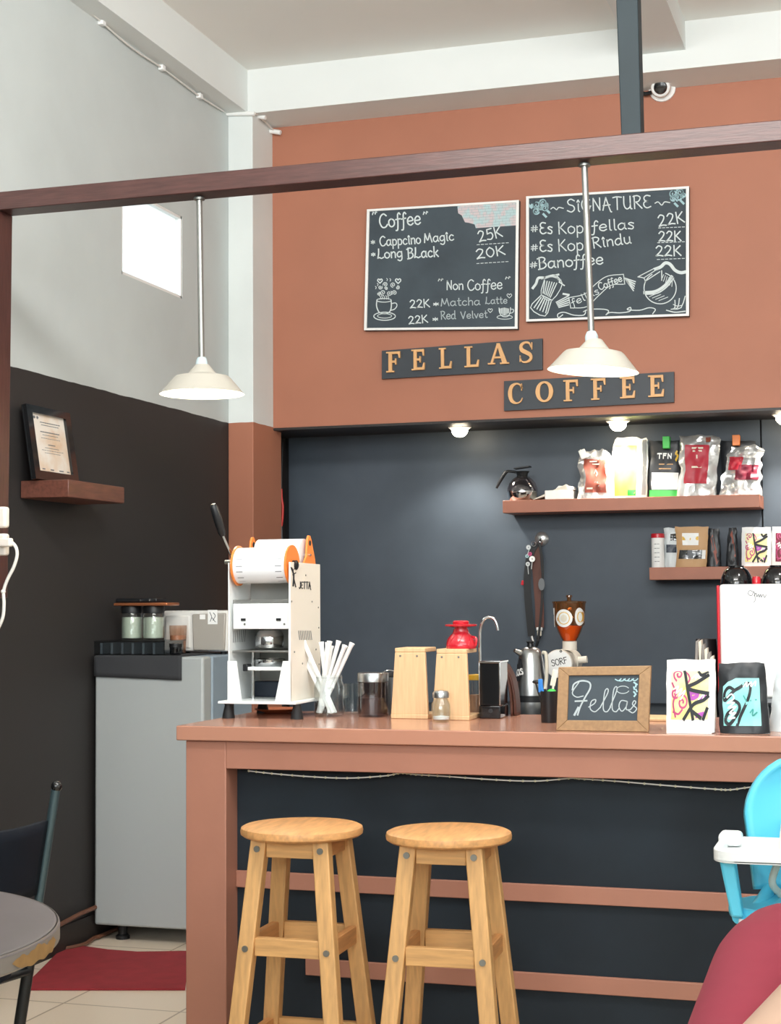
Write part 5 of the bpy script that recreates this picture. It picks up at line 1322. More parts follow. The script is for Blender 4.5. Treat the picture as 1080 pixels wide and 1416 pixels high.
# hook with lanyards and keys on the back wall
hk = W(748, 745, YB-.02); 
h_ = thing('wall_hook', 'chrome suction hook on the dark back panel', 'hook', (hk.x, YB, hk.z))
MB().lathe([(0,0),(.034,0),(.036,.004),(.026,.014),(.012,.018),(0,.02)], (hk.x, YB-.0005, hk.z), 28, (0,-1,0)).build('cup', 'key_metal', h_)
MB().tube([(hk.x, YB-.018, hk.z), (hk.x, YB-.04, hk.z-.01), (hk.x-.002, YB-.045, hk.z-.03), (hk.x-.004, YB-.062, hk.z-.034), (hk.x-.004, YB-.07, hk.z-.018)], .005, 10, sm=5).build('prong', 'chrome', h_)
def strap(nm, lab, pts, wd, m_, dy):
    b = MB(); pp3 = smooth_path([W(x, y, YB-.05-dy) for x, y in pts], 6); vs_ = []
    for p in pp3: vs_ += [p+Vector((-wd/2,0,0)), p+Vector((wd/2,0,0)), p+Vector((wd/2,.003,0)), p+Vector((-wd/2,.003,0))]
    n = len(pp3); fs_3 = [(0,1,2,3), (4*n-4,4*n-1,4*n-2,4*n-3)]
    for i in range(n-1):
        for j in range(4): a_, b_ = 4*i+j, 4*i+(j+1)%4; fs_3.append((a_, a_+4, b_+4, b_))
    b.add(vs_, fs_3)
    t = thing(nm, lab, 'lanyard', pp3[-1], 'lanyards on the hook'); b.build('band', m_, t, smooth=False); return t, pp3
t, p3 = strap('lanyard', 'wide reddish brown lanyard with a white clip on the wall hook', ((745,750),(741,762),(743,800),(746,840),(746,868)), .044, 'brown_strap', .004)
MB().box(p3[-1]+Vector((-.015,-.004,-.014)), p3[-1]+Vector((.015,.006,.002))).build('clip', 'paper_white', t, bevel=.002); MB().box(p3[-1]+Vector((-.012,-.003,-.04)), p3[-1]+Vector((.010,.005,-.016))).build('buckle', 'cream', t, bevel=.002)
MB().tube([p3[-1]+Vector((0,0,-.04)), p3[-1]+Vector((-.01,0,-.06))], .009, 8).build('snap_hook', 'black_plastic', t)
t, p3 = strap('lanyard', 'narrow black lanyard at the left of the wall hook', ((744,751),(734,765),(729,800),(731,840),(735,880)), .036, 'black_plastic', .012)
MB().tube([p3[-1], p3[-1]+Vector((.01,-.004,-.03))], .007, 8).build('snap_hook', 'key_metal', t)
t, p3 = strap('lanyard', 'black cord lanyard at the right of the wall hook', ((746,751),(750,780),(750,815),(748,850),(744,886)), .012, 'cable_black', .016)
MB().tube([p3[-1], p3[-1]+Vector((-.01,0,-.03))], .007, 8).build('snap_hook', 'black_plastic', t)
t, p3 = strap('lanyard', 'dark brown lanyard hanging behind the black one on the wall hook', ((743,751),(728,790),(727,830),(731,870)), .010, 'brown_leather', .0)
kx = thing('key_bunch', 'bunch of silver and white keys hanging at the wall hook', 'keys', W(734, 775, YB-.075))
for x, y, r_, m_ in ((731,757,.012,'key_metal'),(733,766,.010,'doodle_pink'),(736,773,.015,'paper_white'),(730,780,.011,'key_metal'),(729,769,.009,'chalk_blue')):
    p = W(x, y, YB-.078); kk = MB().lathe([(.003,0),(r_,0),(r_,.003),(.003,.003)], p, 16, (0,-1,0)).build('key_head', m_, kx)
for x0_, y0_, x1_, y1_ in ((736,776,735,787),(730,783,731,794),(732,760,729,768)):
    MB().beam(W(x0_,y0_,YB-.079), W(x1_,y1_,YB-.079), .007, .003).build('key_blade', 'key_metal', kx)
MB().tube([W(738,752,YB-.078)+Vector((.012*math.cos(i*.524),0,.012*math.sin(i*.524))) for i in range(13)], .0016, 6, caps=False).build('key_ring', 'key_metal', kx)
rtg = W(723, 806, YB-.06)
tag(MB().box(rtg-Vector((.008,.002,.012)), rtg+Vector((.006,.002,.012)), RY(15)).build('red_tag', 'red_plastic', bevel=.002), 'small red tag at the left of the hanging lanyards', 'tag')
rtg = W(749, 808, YB-.072)
tag(MB().lathe([(0,0),(.016,0),(.016,.003),(0,.003)], rtg, 20, (0,-1,0), 1, 1.9).build('grey_tag', 'ink_grey'), 'oval grey tag at the right of the hanging lanyards', 'tag')

# red cable at the column edge
q = [W(x, y, 7.60) for x, y in ((389,676),(389.5,690),(391,700),(390.5,716),(389,728))]
rc = thing('red_cable', 'short red cable at the inner edge of the brown column', 'cable', q[2])
MB().tube(q, .006, 8, sm=5).build('cord', 'red_cable', rc); MB().tube([q[-1], W(389.5,745,7.60)], .009, 8).build('plug', 'black_plastic', rc); MB().tube([W(389,676,7.6), W(390,640,7.62), W(391,612,7.66)], .004, 8).build('wire', 'cable_black', rc)

# espresso machine
YE = 6.95
E_ = lambda px, py, dy=0: W(px, py, YE)+Vector((0, dy, 0))
ex0 = E_(991, 850).x; ex1 = ex0+.66; ez1 = E_(1000, 808).z
es = thing('espresso_machine', 'white espresso machine with red edge trim on the back counter', 'espresso machine', ((ex0+ex1)/2, YE+.22, BZ))
MB().box((ex0, YE+.03, BZ+.05), (ex1, YE+.46, ez1-.01)).build('body', 'brushed', es, bevel=.02, seg=3)
fp_ = MB().box((ex0+.012, YE, BZ+.09), (ex1-.012, YE+.03, ez1)).build('back_panel', 'steam_white', es, bevel=.018, seg=4)
for x in (ex0, ex1-.012): MB().box((x, YE+.004, BZ+.06), (x+.012, YE+.40, ez1-.004)).build('edge_trim', 'red_plastic', es, bevel=.005)
m = MB(); ef = lambda u, v: W(880+u/4.165, 700+v/4.165, YE-.0012)
m.ribbon([(672,492),(652,486),(644,506),(664,514),(678,492),(684,540),(676,552)], 4, ef); m.ribbon([(678,516),(690,500),(694,522),(704,506),(708,524),(716,506),(720,524),(730,508),(738,526),(748,510)], 4, ef)
m.build('logo_print', 'ink_grey', fp_, smooth=False, recalc=False)
for x in (ex0+.06, ex1-.06):
    for y in (YE+.08, YE+.40): MB().lathe([(0,0),(.025,0),(.02,.05),(0,.05)], (x, y, BZ), 16).build('foot', 'black_rubber', es)
MB().box((ex0+.03, YE+.05, ez1-.01), (ex1-.03, YE+.44, ez1)).build('cup_tray', 'brushed', es, smooth=False)
for px0, px1, lab in ((996,1041,'left glossy black bowl upside down on the espresso machine'),(1053,1098,'right glossy black bowl upside down on the espresso machine')):
    a, b = E_(px0, 806, .15), E_(px1, 806, .15); a, b = W(px0, 806, YE+.15), W(px1, 806, YE+.15); r = (b.x-a.x)/2
    t = thing('black_bowl', lab, 'bowl', ((a.x+b.x)/2, YE+.15, ez1+.0005), 'black bowls on the espresso machine')
    cc_ = Vector(((a.x+b.x)/2, YE+.15, ez1+.0005))
    MB().lathe([(r,0),(r*1.0,.006),(r*.92,.035),(r*.74,.06),(r*.5,.074),(0,.078)], cc_, 36).build('shell', 'black_gloss', t)
    MB().lathe([(r*.48,.072),(r*.48,.080),(r*.40,.080),(r*.40,.074)], cc_, 28).build('foot_ring', 'black_gloss', t)
a = W(1046, 806, YE+.08)
tag(MB().lathe([(0,0),(.018,0),(.019,.02),(.014,.032),(0,.034)], (a.x, YE+.08, ez1+.0005), 20).build('red_cup', 'red_plastic'), 'small red cup between the black bowls on the espresso machine', 'cup')
# striped paper bags left of the machine
pst = thing('paper_bag_stack', 'stack of folded striped paper bags leaning left of the espresso machine', 'paper bags', (W(976, 960, 6.9).x, 6.92, BZ))
k = MB(); pz_ = lambda px, py, dy=0: W(px, py, 6.9)+Vector((0,dy,0))
for i in range(6):
    x0_, x1_ = 962+i*4, 967+i*4
    yt_ = 879+i*5.5 if i > 0 else 884
    A = [pz_(x0_, yt_+3), pz_(x1_-1.2, yt_), pz_(x1_+2, 985), pz_(x0_-4, 985)]
    A[2].z = A[3].z = BZ+.001
    MB().hexa([A[3], A[2], A[2]+Vector((0,.06,0)), A[3]+Vector((0,.06,0)), A[0], A[1], A[1]+Vector((0,.06,0)), A[0]+Vector((0,.06,0))]).build('folded_bag', 'cream' if i % 2 else 'stripe_grey', pst, smooth=False)
# dark solid standing in for the machine's shade on the wall behind
c = Vector((W(978, 985, 7.25).x, 7.25, BZ))
lat('wall_shadow_shape', 'dark rounded shape standing in for shade left of the espresso machine', 'shade shape', [('body', 'shadow_dark', [(0,0),(.06,0),(.075,.05),(.07,.16),(.05,.26),(.045,.33),(.04,.33),(0,.30)])], c)

# ---------------------------------------------------------------- wall shelves with coffee things
Y1F = 7.72; Z1 = 1.8145
x0_, x1_ = W(695, 692, Y1F).x, W(1050.8, 684, Y1F).x
u1 = thing('wall_shelf', 'upper terracotta shelf on the back panel under the downlight', 'shelf', ((x0_+x1_)/2, 7.83, 1.753), 'terracotta shelves on the back panel')
MB().box((x0_, Y1F, 1.753), (x1_, YB, Z1)).build('board', 'shelf_brown', u1, bevel=.002)
Z2 = 1.478
x2_ = W(897.8, 790, 7.75).x
u2 = thing('wall_shelf', 'lower terracotta shelf on the back panel above the espresso machine', 'shelf', ((x2_+.25)/2, 7.85, 1.418), 'terracotta shelves on the back panel')
MB().box((x2_, 7.75, 1.418), (.25, YB, Z2)).build('board', 'shelf_brown', u2, bevel=.002)
# decanter
YD = 7.80
D = lambda px, py: W(px, py, YD)
c = Vector((D(722.5, 689).x, YD, Z1)); k_ = mpp(c)
dc_ = thing('coffee_decanter', 'round glass coffee decanter with black handle on the upper shelf', 'decanter', c)
MB().lathe([(0,.001),(17*k_,.001),(19*k_,3*k_),(21*k_,9*k_),(21.3*k_,12*k_),(0,12*k_)], c, 36).build('steel_base', 'chrome', dc_)
MB().lathe([(21.3*k_,12*k_),(20.8*k_,18*k_),(18*k_,25*k_),(13*k_,31*k_),(8*k_,34*k_),(7*k_,36*k_)], c, 36).build('glass_globe', 'glass_smoke', dc_)
MB().lathe([(20.9*k_,11*k_),(22*k_,11.5*k_),(22*k_,13*k_),(20.9*k_,13.5*k_)], c, 36).build('band', 'chrome', dc_)
MB().lathe([(0,.012),(16*k_,.012),(19*k_,8*k_),(0,8.5*k_)], c, 24).build('coffee', 'copper', dc_)
MB().lathe([(0,33*k_),(7.5*k_,33*k_),(8*k_,38*k_),(10.5*k_,41*k_),(0,42*k_)], c, 24).build('lid', 'black_plastic', dc_)
MB().hexa([D(712,649)+Vector((0,-.03,0)), D(733,646)+Vector((0,-.03,0)), D(733,646)+Vector((0,.03,0)), D(712,649)+Vector((0,.03,0)), D(712,647.5)+Vector((0,-.03,0)), D(733.5,644.5)+Vector((0,-.03,0)), D(733.5,644.5)+Vector((0,.03,0)), D(712,647.5)+Vector((0,.03,0))]).build('spout_plate', 'black_plastic', dc_, smooth=False)
MB().tube([D(714,653), D(703,651.5), D(700,652.5), D(696,658), D(690,668), D(686.5,675)], [.007,.007,.009,.009,.008,.006], 10).build('handle', 'black_plastic', dc_)
# filter papers and wedge packet
pk = thing('filter_packet', 'opened white packet of paper filters lying beside the decanter', 'packet', (D(774,688).x, 7.78, Z1))
a, b = W(754,688,7.76), W(792,688,7.76)
MB().box((a.x, 7.745, Z1+.0005), (b.x, 7.90, Z1+.046)).build('paper_box', 'foil_white', pk, bevel=.004)
MB().hexa([Vector(q) for q in ((a.x-.06,7.75,Z1+.0005),(b.x-.02,7.75,Z1+.047),(b.x-.02,7.88,Z1+.047),(a.x-.06,7.88,Z1+.0005),(a.x-.06,7.75,Z1+.004),(b.x-.03,7.75,Z1+.074),(b.x-.03,7.88,Z1+.074),(a.x-.06,7.88,Z1+.004))]).build('filter_stack', 'cream', pk, bevel=.002)
MB().hexa([Vector(q) for q in ((b.x-.09,7.76,Z1+.047),(b.x+.005,7.76,Z1+.047),(b.x+.005,7.86,Z1+.047),(b.x-.09,7.86,Z1+.047),(b.x-.07,7.76,Z1+.068),(b.x-.0,7.76,Z1+.064),(b.x-.0,7.86,Z1+.064),(b.x-.07,7.86,Z1+.068))]).build('folded_flap', 'foil_white', pk, bevel=.002)
YQ = 7.76
GP = 'coffee pouches on the upper shelf'
p = Pouch([(800,838,617),(796,845,632),(801,846,655),(796,848,686)], YQ, Z1, .07, 'foil', .022, 11, lean=.06)
p.make('coffee_pouch', 'crinkled silver pouch with a brown label beside the filter packet', 'pouch', GP)
l = p.patch('label', .20, .82, .10, .72, 'label_brown', .002)
f = p.face(.20, .82, .10, .72, .0026); p.strokes('print', [[(.3,.12),(.8,.12)],[(.4,.2),(.7,.2)],[(.5,.4),(.42,.5),(.5,.6),(.58,.5),(.5,.4)],[(.1,.9),(.35,.9)]], .04, 'cream', f, l, 0)
MB().box(W(803,634,YQ)-Vector((.01,-.02,.0)), W(806,622,YQ)+Vector((.012,.032,.004)), RY(-20)).build('folded_corner', 'foil_white', p.root, bevel=.003)
p = Pouch([(850,892,600),(846,894,610),(845,895,645),(846,893,685)], YQ+.005, Z1, .08, 'foil_white', .012, 23, lean=.06)
p.make('coffee_pouch', 'white pouch with a lime green label right under the downlight', 'pouch', GP)
l = p.patch('label', .06, .70, .03, .66, 'label_green', .002)
p.patch('corner_print', .46, .70, .03, .10, 'green', .0026, l)
p.patch('foil_edge', .86, .97, .04, .92, 'foil', .002)
p = Pouch([(895.5,938,604),(895,938.5,625),(895,938.5,655),(896,938,684)], YQ+.02, Z1, .07, 'pack_black', .006, 31, lean=.05)
p.make('coffee_pouch', 'matt black pouch with TFN lettering and a green clip', 'pouch', GP)
f = p.face(0, 1, 0, 1, .0016)
b = MB()
st_, L_ = glyphs('TFN', 2)
for g_ in st_: b.ribbon([(.30+x/L_*.46, .375-y/10*.085) for x, y in g_], .03, f, 0)
b.build('lettering', 'paper_white', p.body, smooth=False, recalc=False)
p.strokes('flame_print', [[(.92,.24),(.88,.29),(.94,.33),(.89,.40)]], .05, 'gold', f, p.body)
p.strokes('small_print', [[(.36,.47),(.8,.47)],[(.36,.54),(.74,.54)]], .018, 'kraft', f, p.body, 0)
l = p.patch('white_panel', .12, .97, .13, .40, 'paper_white', .0016); p.patch('green_strip', .04, .97, .02, .12, 'green', .0016)
MB().box((W(915.5,612,YQ).x, YQ+.02, W(915,619.5,YQ).z), (W(925,612,YQ).x, YQ+.075, W(915,603,YQ).z)).build('clip', 'green', p.root, bevel=.002)
p = Pouch([(938,993,598),(937,995,612),(939,991,645),(935,990,683)], YQ-.01, Z1, .09, 'foil', .022, 43, lean=.05)
p.make('coffee_pouch', 'big silver pouch with a red label beside the TFN pouch', 'pouch', GP)
l = p.patch('label', .16, .76, .16, .70, 'label_red', .0025)
f = p.face(.16, .76, .16, .70, .003); p.strokes('print', [[(.3,.12),(.72,.12)],[(.34,.2),(.68,.2)],[(.5,.32),(.5,.38)],[(.3,.62),(.7,.62)]], .05, 'cream', f, l, 0)
p.patch('red_tab', .66, .78, .80, .95, 'label_brown', .003)
p = Pouch([(996,1044,604),(996,1046,625),(997,1046,655),(998,1045,682)], YQ+.075, Z1, .06, 'pack_black', .006, 51, lean=.03)
p.make('coffee_pouch', 'black pouch with an orange clip behind the crumpled silver pouch', 'pouch', GP)
a, b = W(1012.5,616,YQ+.07), W(1022.5,601,YQ+.07)
MB().box((a.x, YQ+.075, a.z), (b.x, YQ+.125, b.z)).build('clip', 'orange', p.root, bevel=.002)
p = Pouch([(1012,1056,612),(1003,1053,630),(998,1052,655),(994,1051,681)], YQ-.015, Z1, .08, 'foil', .035, 67, lean=.03)
p.make('coffee_pouch', 'crumpled silver pouch with a torn red and maroon label at the shelf end', 'pouch', GP)
p.patch('label', .08, .46, .46, .72, 'label_red', .003); p.patch('maroon_print', .34, .92, .28, .56, 'label_maroon', .003)
# lower shelf
YL = 7.79
GL2 = 'coffee bags on the lower shelf'
c = Vector((W(909,783,YL).x, YL+.03, Z2)); k_ = mpp(c)
t = lat('canister', 'white canister with a red lid at the lower shelf left end', 'canister', [('body','paper_white',[(0,0),(9*k_,0),(9*k_,41*k_),(0,41*k_)]),('lid','red_plastic',[(0,41*k_),(9.4*k_,41*k_),(9.4*k_,46*k_),(8.6*k_,47*k_),(0,47*k_)])], c)
b = MB()
for i in range(5):
    zz = c.z+(8+i*6)*k_
    b.add([Vector((c.x+9.05*k_*math.sin(a_), c.y-9.05*k_*math.cos(a_), zz+dz)) for a_ in (-.5,-.2,.1,.35) for dz in (0, .003)], [(0,2,3,1),(2,4,5,3),(4,6,7,5)])
b.build('print', 'ink_grey', t, smooth=False, recalc=False)
p = Pouch([(917,938,728),(918,937,740),(918.5,937,760),(918,937,783)], YL+.02, Z2, .05, 'pouch_grey', .006, 3)
p.make('coffee_pouch', 'narrow pale grey pouch with dark windows behind the kraft pouch', 'pouch', GL2); p.patch('window', .45, .98, .57, .78, 'black_gloss', .0015); p.patch('window', .12, .9, .30, .48, 'dark_blue', .0015)
p = Pouch([(932,979,726.5),(934,978,740),(935.5,977,760),(934,976,783)], YL, Z2, .06, 'kraft', .006, 9)
p.make('coffee_pouch', 'brown kraft pouch with a yellow label on the lower shelf', 'pouch', GL2)
l = p.patch('label', .20, .72, .46, .78, 'paper_white', .0015); f = p.face(.20, .72, .46, .78, .002); p.strokes('label_print', [[(.12,.5),(.88,.5)]], .28, 'gold', f, l, 0)
p.patch('window', .08, .92, .17, .35, 'black_gloss', .0015); p.patch('window_glint', .36, .56, .18, .345, 'ink_grey', .002); p.patch('window_glint', .84, .95, .17, .35, 'paper_white', .002)
for rows, lab, sd in (([(979,994,728.5),(978.5,995,745),(978,996,765),(978,996,782)], 'slim black packet right beside the kraft pouch', 4), ([(1007,1018,728),(1005,1019,745),(1004,1020,765),(1003,1021,782)], 'slim black packet left beside the white doodle bag', 6)):
    p = Pouch(rows, YL+.01, Z2, .055, 'pack_black', .006, sd); p.make('coffee_packet', lab, 'packet', 'slim black packets on the lower shelf')
    b = MB(); f = p.face(0,1,0,1,.0016); b.ribbon([(.35,.30),(.75,.82)] if sd == 4 else [(.4,.2),(.7,.7)], .22, f, 0); b.build('brown_print', 'label_brown', p.body, smooth=False, recalc=False)
p = Pouch([(1025.5,1065,728.5),(1025,1066,738),(1025,1066,760),(1025,1066,783)], YL-.01, Z2, .055, 'paper_white', .003, 3)
p.make('coffee_bag', 'white coffee bag with yellow doodle label on the lower shelf', 'coffee bag', 'doodle coffee bags on the lower shelf'); art_label(p, .13, .87, .09, .70, 'label_yellow')
p = Pouch([(1067.5,1107,728.5),(1067,1108,738),(1067,1108,760),(1067,1108,783)], YL-.01, Z2, .055, 'paper_white', .003, 5)
p.make('coffee_bag', 'white coffee bag with maroon doodle label on the lower shelf', 'coffee bag', 'doodle coffee bags on the lower shelf'); art_label(p, .13, .87, .09, .70, 'label_maroon')
# ---------------------------------------------------------------- blue high chair
YH = 3.36
hcx = W(1112, 1170, YH).x
hc_ = thing('high_chair', 'bright blue plastic high chair with a white tray before the counter', 'high chair', (hcx, 3.5, 0))
H = lambda px, py, dy=0: W(px, py, YH)+Vector((0, dy, 0))
zseat = H(1030, 1262).z; ztray = H(1000, 1192).z
# backrest: arched shell, curved round the sitter
Yb_ = 3.60
bw = hcx-W(1031, 1159, Yb_).x; zbt = W(1080, 1054, Yb_).z
def backf(u, v):
    a = (u-.5)*2; z = zseat+.01+(zbt-zseat)*v
    wv = bw*(.86+.14*min(1, v*1.8)) if v < .55 else bw*math.sqrt(max(0, 1-((v-.55)/.45)**2*.96))
    return Vector((hcx+a*wv, Yb_+.01-.035*a*a+.03*v, z))
MB().grid(18, 24, backf).build('backrest', 'chair_blue', hc_, solid=.016)
MB().prism([(hcx+.16*math.cos(R_(a))*(1.02), 3.48+.13*math.sin(R_(a))) for a in range(0, 360, 12)], zseat-.03, zseat).build('seat', 'chair_blue', hc_, bevel=.012, seg=3)
tw = hcx-H(985, 1180).x
def rrect(hw, y0, y1, rad, n=6):
    out = []
    for cx_, cy_, a0 in ((hcx+hw-rad, y1-rad, 0), (hcx-hw+rad, y1-rad, 90), (hcx-hw+rad, y0+rad, 180), (hcx+hw-rad, y0+rad, 270)):
        out += [(cx_+rad*math.cos(R_(a0+90*i/n)), cy_+rad*math.sin(R_(a0+90*i/n))) for i in range(n+1)]
    return out
ty0, ty1 = YH-.02, YH+.19
ta = MB().prism(rrect(tw, ty0, ty1, .045), ztray, ztray+.008).build('tray', 'white_metal', hc_, bevel=.003)
ri = MB(); o1 = rrect(tw, ty0, ty1, .045); o2 = rrect(tw-.016, ty0+.016, ty1-.016, .032); n = len(o1)
vs_ = [Vector((x, y, ztray+.002)) for x, y in o1]+[Vector((x, y, ztray+.026)) for x, y in o1]+[Vector((x, y, ztray+.026)) for x, y in o2]+[Vector((x, y, ztray+.008)) for x, y in o2]
ri.add(vs_, [(r_*n+i, r_*n+(i+1)%n, (r_+1)*n+(i+1)%n, (r_+1)*n+i) for r_ in range(3) for i in range(n)])
ri.build('tray_rim', 'white_metal', ta, bevel=.003)
for s_ in (-1, 1):
    x = hcx+s_*(tw-.025)
    MB().box((x-.028, ty1-.05, ztray+.01), (x+.020, ty1+.01, ztray+.038)).build('tray_clip', 'white_metal', ta, bevel=.010, seg=3)
    MB().hexa([Vector(q) for q in ((x+s_*-.020-.012, YH+.02, zseat-.015),(x+s_*-.020+.012, YH+.02, zseat-.015),(x+s_*-.020+.012, YH+.06, zseat-.015),(x+s_*-.020-.012, YH+.06, zseat-.015),
              (x-.014, YH+.02, ztray),(x+.016, YH+.02, ztray),(x+.016, YH+.07, ztray),(x-.014, YH+.07, ztray))]).build('arm_support', 'chair_blue', hc_, bevel=.006, seg=3)
    MB().tube([(x+s_*-.02, YH+.04, zseat-.018), (x+s_*-.05, YH+.12, zseat-.012), (x+s_*-.07, Yb_-.02, zseat+.01)], .014, 12, sm=4).build('side_rail', 'chair_blue', hc_)
    for y_, yf in ((YH+.03, YH-.06), (YH+.20, YH+.27)):
        MB().tube([(hcx+s_*.12, y_, zseat-.02), (hcx+s_*.20, yf, .012)], .014, 12).build('leg', 'white_metal', hc_)
        MB().lathe([(0,0),(.018,0),(.018,.02),(0,.022)], (hcx+s_*.20, yf, 0), 14).build('foot_cap', 'chair_blue', hc_)
    MB().tube([(hcx+s_*.05, Yb_-.03, zseat+.16), (hcx+s_*.055, Yb_-.09, zseat+.10), (hcx+s_*.075, Yb_-.09, zseat+.04), (hcx+s_*.06, Yb_-.05, zseat+.005)], .008, 10, sm=5).build('harness_strap', 'cream', hc_)
MB().box((hcx-.15, YH-.03, .30), (hcx+.15, YH+.06, .318)).build('footrest', 'chair_blue', hc_, bevel=.006)

# ---------------------------------------------------------------- person at the right edge
def cap(mb, p0, r0_, p1, r1_, n=20):
    p0, p1 = Vector(p0), Vector(p1); L = (p1-p0).length
    prof = [(0, -r0_)]+[(r0_*math.cos(R_(a)), r0_*math.sin(R_(a))) for a in range(-75, 0, 15)]+[(r0_, 0), (r1_, L)]+[(r1_*math.cos(R_(a)), L+r1_*math.sin(R_(a))) for a in range(15, 90, 15)]+[(0, L+r1_)]
    return mb.lathe(prof, p0, n, p1-p0)
def blob(mb, name, m_, parent, vox, it=8):
    o = mb.build(name, m_, parent)
    r_ = o.modifiers.new('remesh', 'REMESH'); r_.mode = 'VOXEL'; r_.voxel_size = vox; r_.use_smooth_shade = True
    s_ = o.modifiers.new('smooth', 'SMOOTH'); s_.factor = .5; s_.iterations = it
    return o
PY = 1.70
pe = thing('person', 'person in a maroon short sleeved shirt leaning forward at the right edge', 'person', (-.22, PY, 0))
UP = Vector((.105, 0, -.115))
hipL, hipR = Vector((-.235, PY+.085, .56)), Vector((-.235, PY-.085, .56))
shR = W(1070, 1345, 1.53)
shL = Vector((shR.x+.045, PY+.16, shR.z-.055))
elR = W(1012, 1545, 1.30); elL = shL+Vector((.66,.06,-.75)).normalized()*.27
knR, knL = Vector((.20, PY-.11, .54)), Vector((.20, PY+.11, .54))
anR, anL = Vector((.16, PY-.12, .09)), Vector((.16, PY+.12, .09))
wrR = W(1277, 1226, 1.38); wrL = Vector((.25, PY+.13, .645))
chest = Vector((-.045, PY, .915))+UP; waist = Vector((-.15, PY, .72))+UP*.5; nk = Vector((.01, PY, 1.02))+UP; hd_ = Vector((.085, PY, 1.175))+UP
def body_mesh(mb, skin=True, grow=0):
    for y_ in (-.075, .075):
        cap(mb, chest+Vector((0,y_,0)), .113+grow, waist+Vector((0,y_*.8,0)), .105+grow)
        cap(mb, waist+Vector((0,y_*.8,0)), .105+grow, Vector((-.235, PY+y_, .58)), .115+grow)
b = MB(); body_mesh(b, grow=-.006)
cap(b, chest+Vector((.02,0,.06)), .07, nk, .058); cap(b, nk, .055, hd_+Vector((-.02,0,-.07)), .052)
b.ball(hd_+Vector((-.006,0,.03)), .088, 20, 1.08, .88, 1.08); cap(b, hd_+Vector((.02,0,-.02)), .068, hd_+Vector((.045,0,-.075)), .042)
cap(b, hd_+Vector((.082,0,.015)), .010, hd_+Vector((.104,0,-.018)), .015); 
for s_ in (-1, 1):
    b.ball(hd_+Vector((-.01, s_*.082, .0)), .026, 12, .8, .4, 1.2)
for sh_, el, wr_, s_ in ((shR, elR, wrR, -1), (shL, elL, wrL, 1)):
    cap(b, sh_, .046, el, .041); cap(b, el, .042, wr_, .028)
    hd2 = (wr_-el).normalized(); side = Vector((0, s_, 0)); dn = Vector((.35, 0, -.93))
    pm = wr_+hd2*.05; cap(b, wr_, .026, pm, .030); cap(b, wr_+hd2*.02+side*.016, .022, pm+side*.02+hd2*.02, .020); cap(b, wr_+hd2*.02-side*.016, .022, pm-side*.02+hd2*.02, .020)
    for k, (o_y, ln) in enumerate(((-.030,.062),(-.010,.072),(.011,.068),(.031,.052))):
        kn_ = pm+hd2*.034+side*o_y; m1 = kn_+(hd2*.8+dn*.5).normalized()*ln*.5; m2 = m1+(hd2*.35+dn).normalized()*ln*.5
        cap(b, kn_, .0095, m1, .0088, 12); cap(b, m1, .0088, m2, .0075, 12)
    th0 = wr_+hd2*.03-side*.030; th1 = th0+(hd2*.6-side*.6+dn*.2).normalized()*.035; cap(b, th0, .013, th1, .0105, 12); cap(b, th1, .0105, th1+(hd2*.9+dn*.4).normalized()*.03, .0085, 12)
for hip, kn_, an in ((hipR, knR, anR), (hipL, knL, anL)):
    cap(b, hip, .085, kn_, .056); cap(b, kn_, .056, an, .036); cap(b, an+Vector((0,0,-.03)), .036, an+Vector((.14,0,-.058)), .026)
bo_ = blob(b, 'body', 'skin', pe, .006, 6)
b = MB(); body_mesh(b, grow=.010)
cap(b, chest+Vector((0,-.06,.03)), .085, shR+Vector((.012,.03,-.0)), .058); cap(b, chest+Vector((0,.06,.03)), .085, shL+Vector((0,-.02,-.005)), .058)
cap(b, chest+Vector((.01,0,.05)), .085, nk+Vector((-.012,0,-.03)), .066)
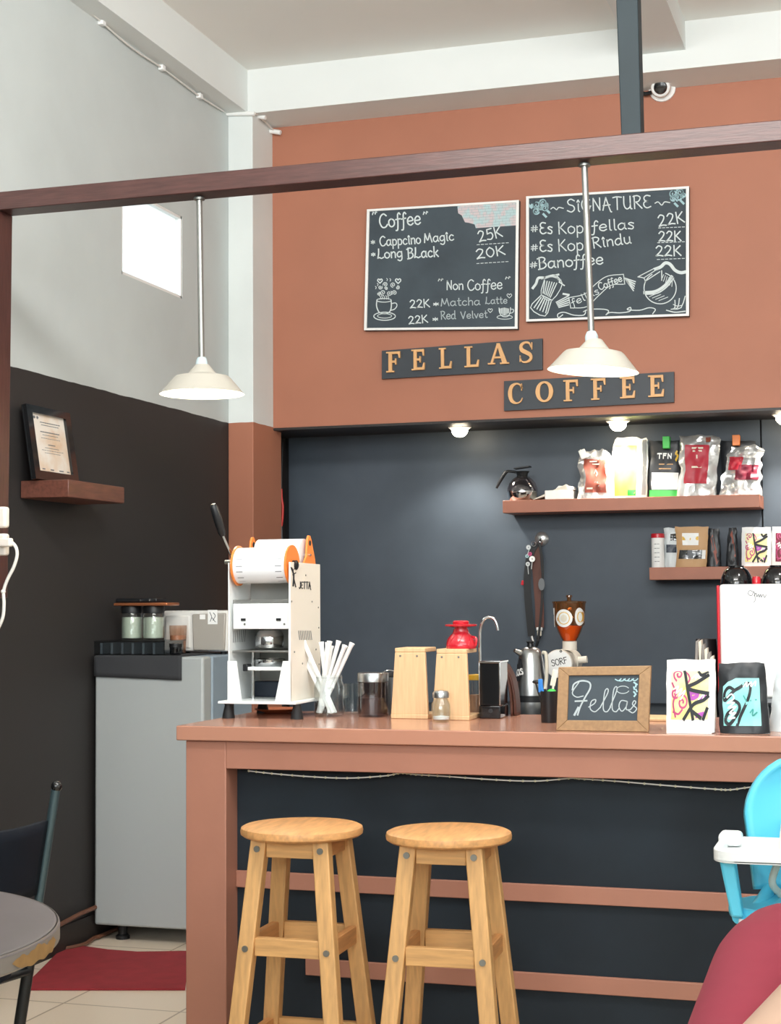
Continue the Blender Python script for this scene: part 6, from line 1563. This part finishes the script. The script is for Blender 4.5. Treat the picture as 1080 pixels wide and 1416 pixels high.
for sh_, el in ((shR, elR), (shL, elL)):
    d_ = (el-sh_).normalized()
    b.lathe([(0,-.055),(.030,-.048),(.050,-.022),(.055,.01),(.056,.19),(.058,.205),(0,.205)], sh_, 28, d_)
blob(b, 'shirt', 'shirt', pe, .006, 5)
b = MB()
for hip, kn_, an in ((hipR, knR, anR), (hipL, knL, anL)):
    cap(b, hip+Vector((.0,0,-.002)), .100, kn_, .070); cap(b, kn_, .070, an+Vector((0,0,.02)), .052)
cap(b, hipR, .115, hipL, .115)
blob(b, 'trousers', 'trousers', pe, .008, 6)
for an, s_ in ((anR, -1), (anL, 1)):
    b = MB(); cap(b, an+Vector((-.03,0,-.045)), .045, an+Vector((.16,0,-.055)), .034); b.box((an.x-.07, an.y-.042, .001), (an.x+.19, an.y+.042, .02)); blob(b, 'shoe', 'black_plastic', pe, .007, 4)
b = MB(); b.ball(hd_+Vector((-.020,0,.042)), .096, 20, 1.06, .92, 1.06)
hr = b.build('hair', 'hair', pe)
for s_ in (-1, 1):
    MB().ball(hd_+Vector((.079, s_*.030, .022)), .011, 12).build('eye', 'eye_white', pe); MB().ball(hd_+Vector((.0865, s_*.030, .022)), .0055, 10).build('iris', 'eye_dark', pe)
    MB().tube([hd_+Vector((.086, s_*.014, .044)), hd_+Vector((.086, s_*.030, .049)), hd_+Vector((.076, s_*.046, .044))], .0035, 8, sm=4).build('eyebrow', 'hair', pe)
MB().tube([hd_+Vector((.078, -.020, -.052)), hd_+Vector((.088, 0, -.050)), hd_+Vector((.078, .020, -.052))], .005, 8, sm=4).build('lips', 'lip', pe)
so = thing('round_stool', 'round black stool under the person in the maroon shirt', 'stool', (-.22, PY, 0))
MB().lathe([(0,.405),(.17,.405),(.18,.413),(.18,.427),(.17,.435),(0,.435)], (-.22, PY, 0), 36).build('seat', 'black_plastic', so)
for a in (45, 135, 225, 315):
    d_ = Vector((math.cos(R_(a)), math.sin(R_(a)), 0)); MB().tube([Vector((-.22,PY,.405))+d_*.12, Vector((-.22,PY,0))+d_*.18], .012, 12).build('leg', 'leg_black', so)
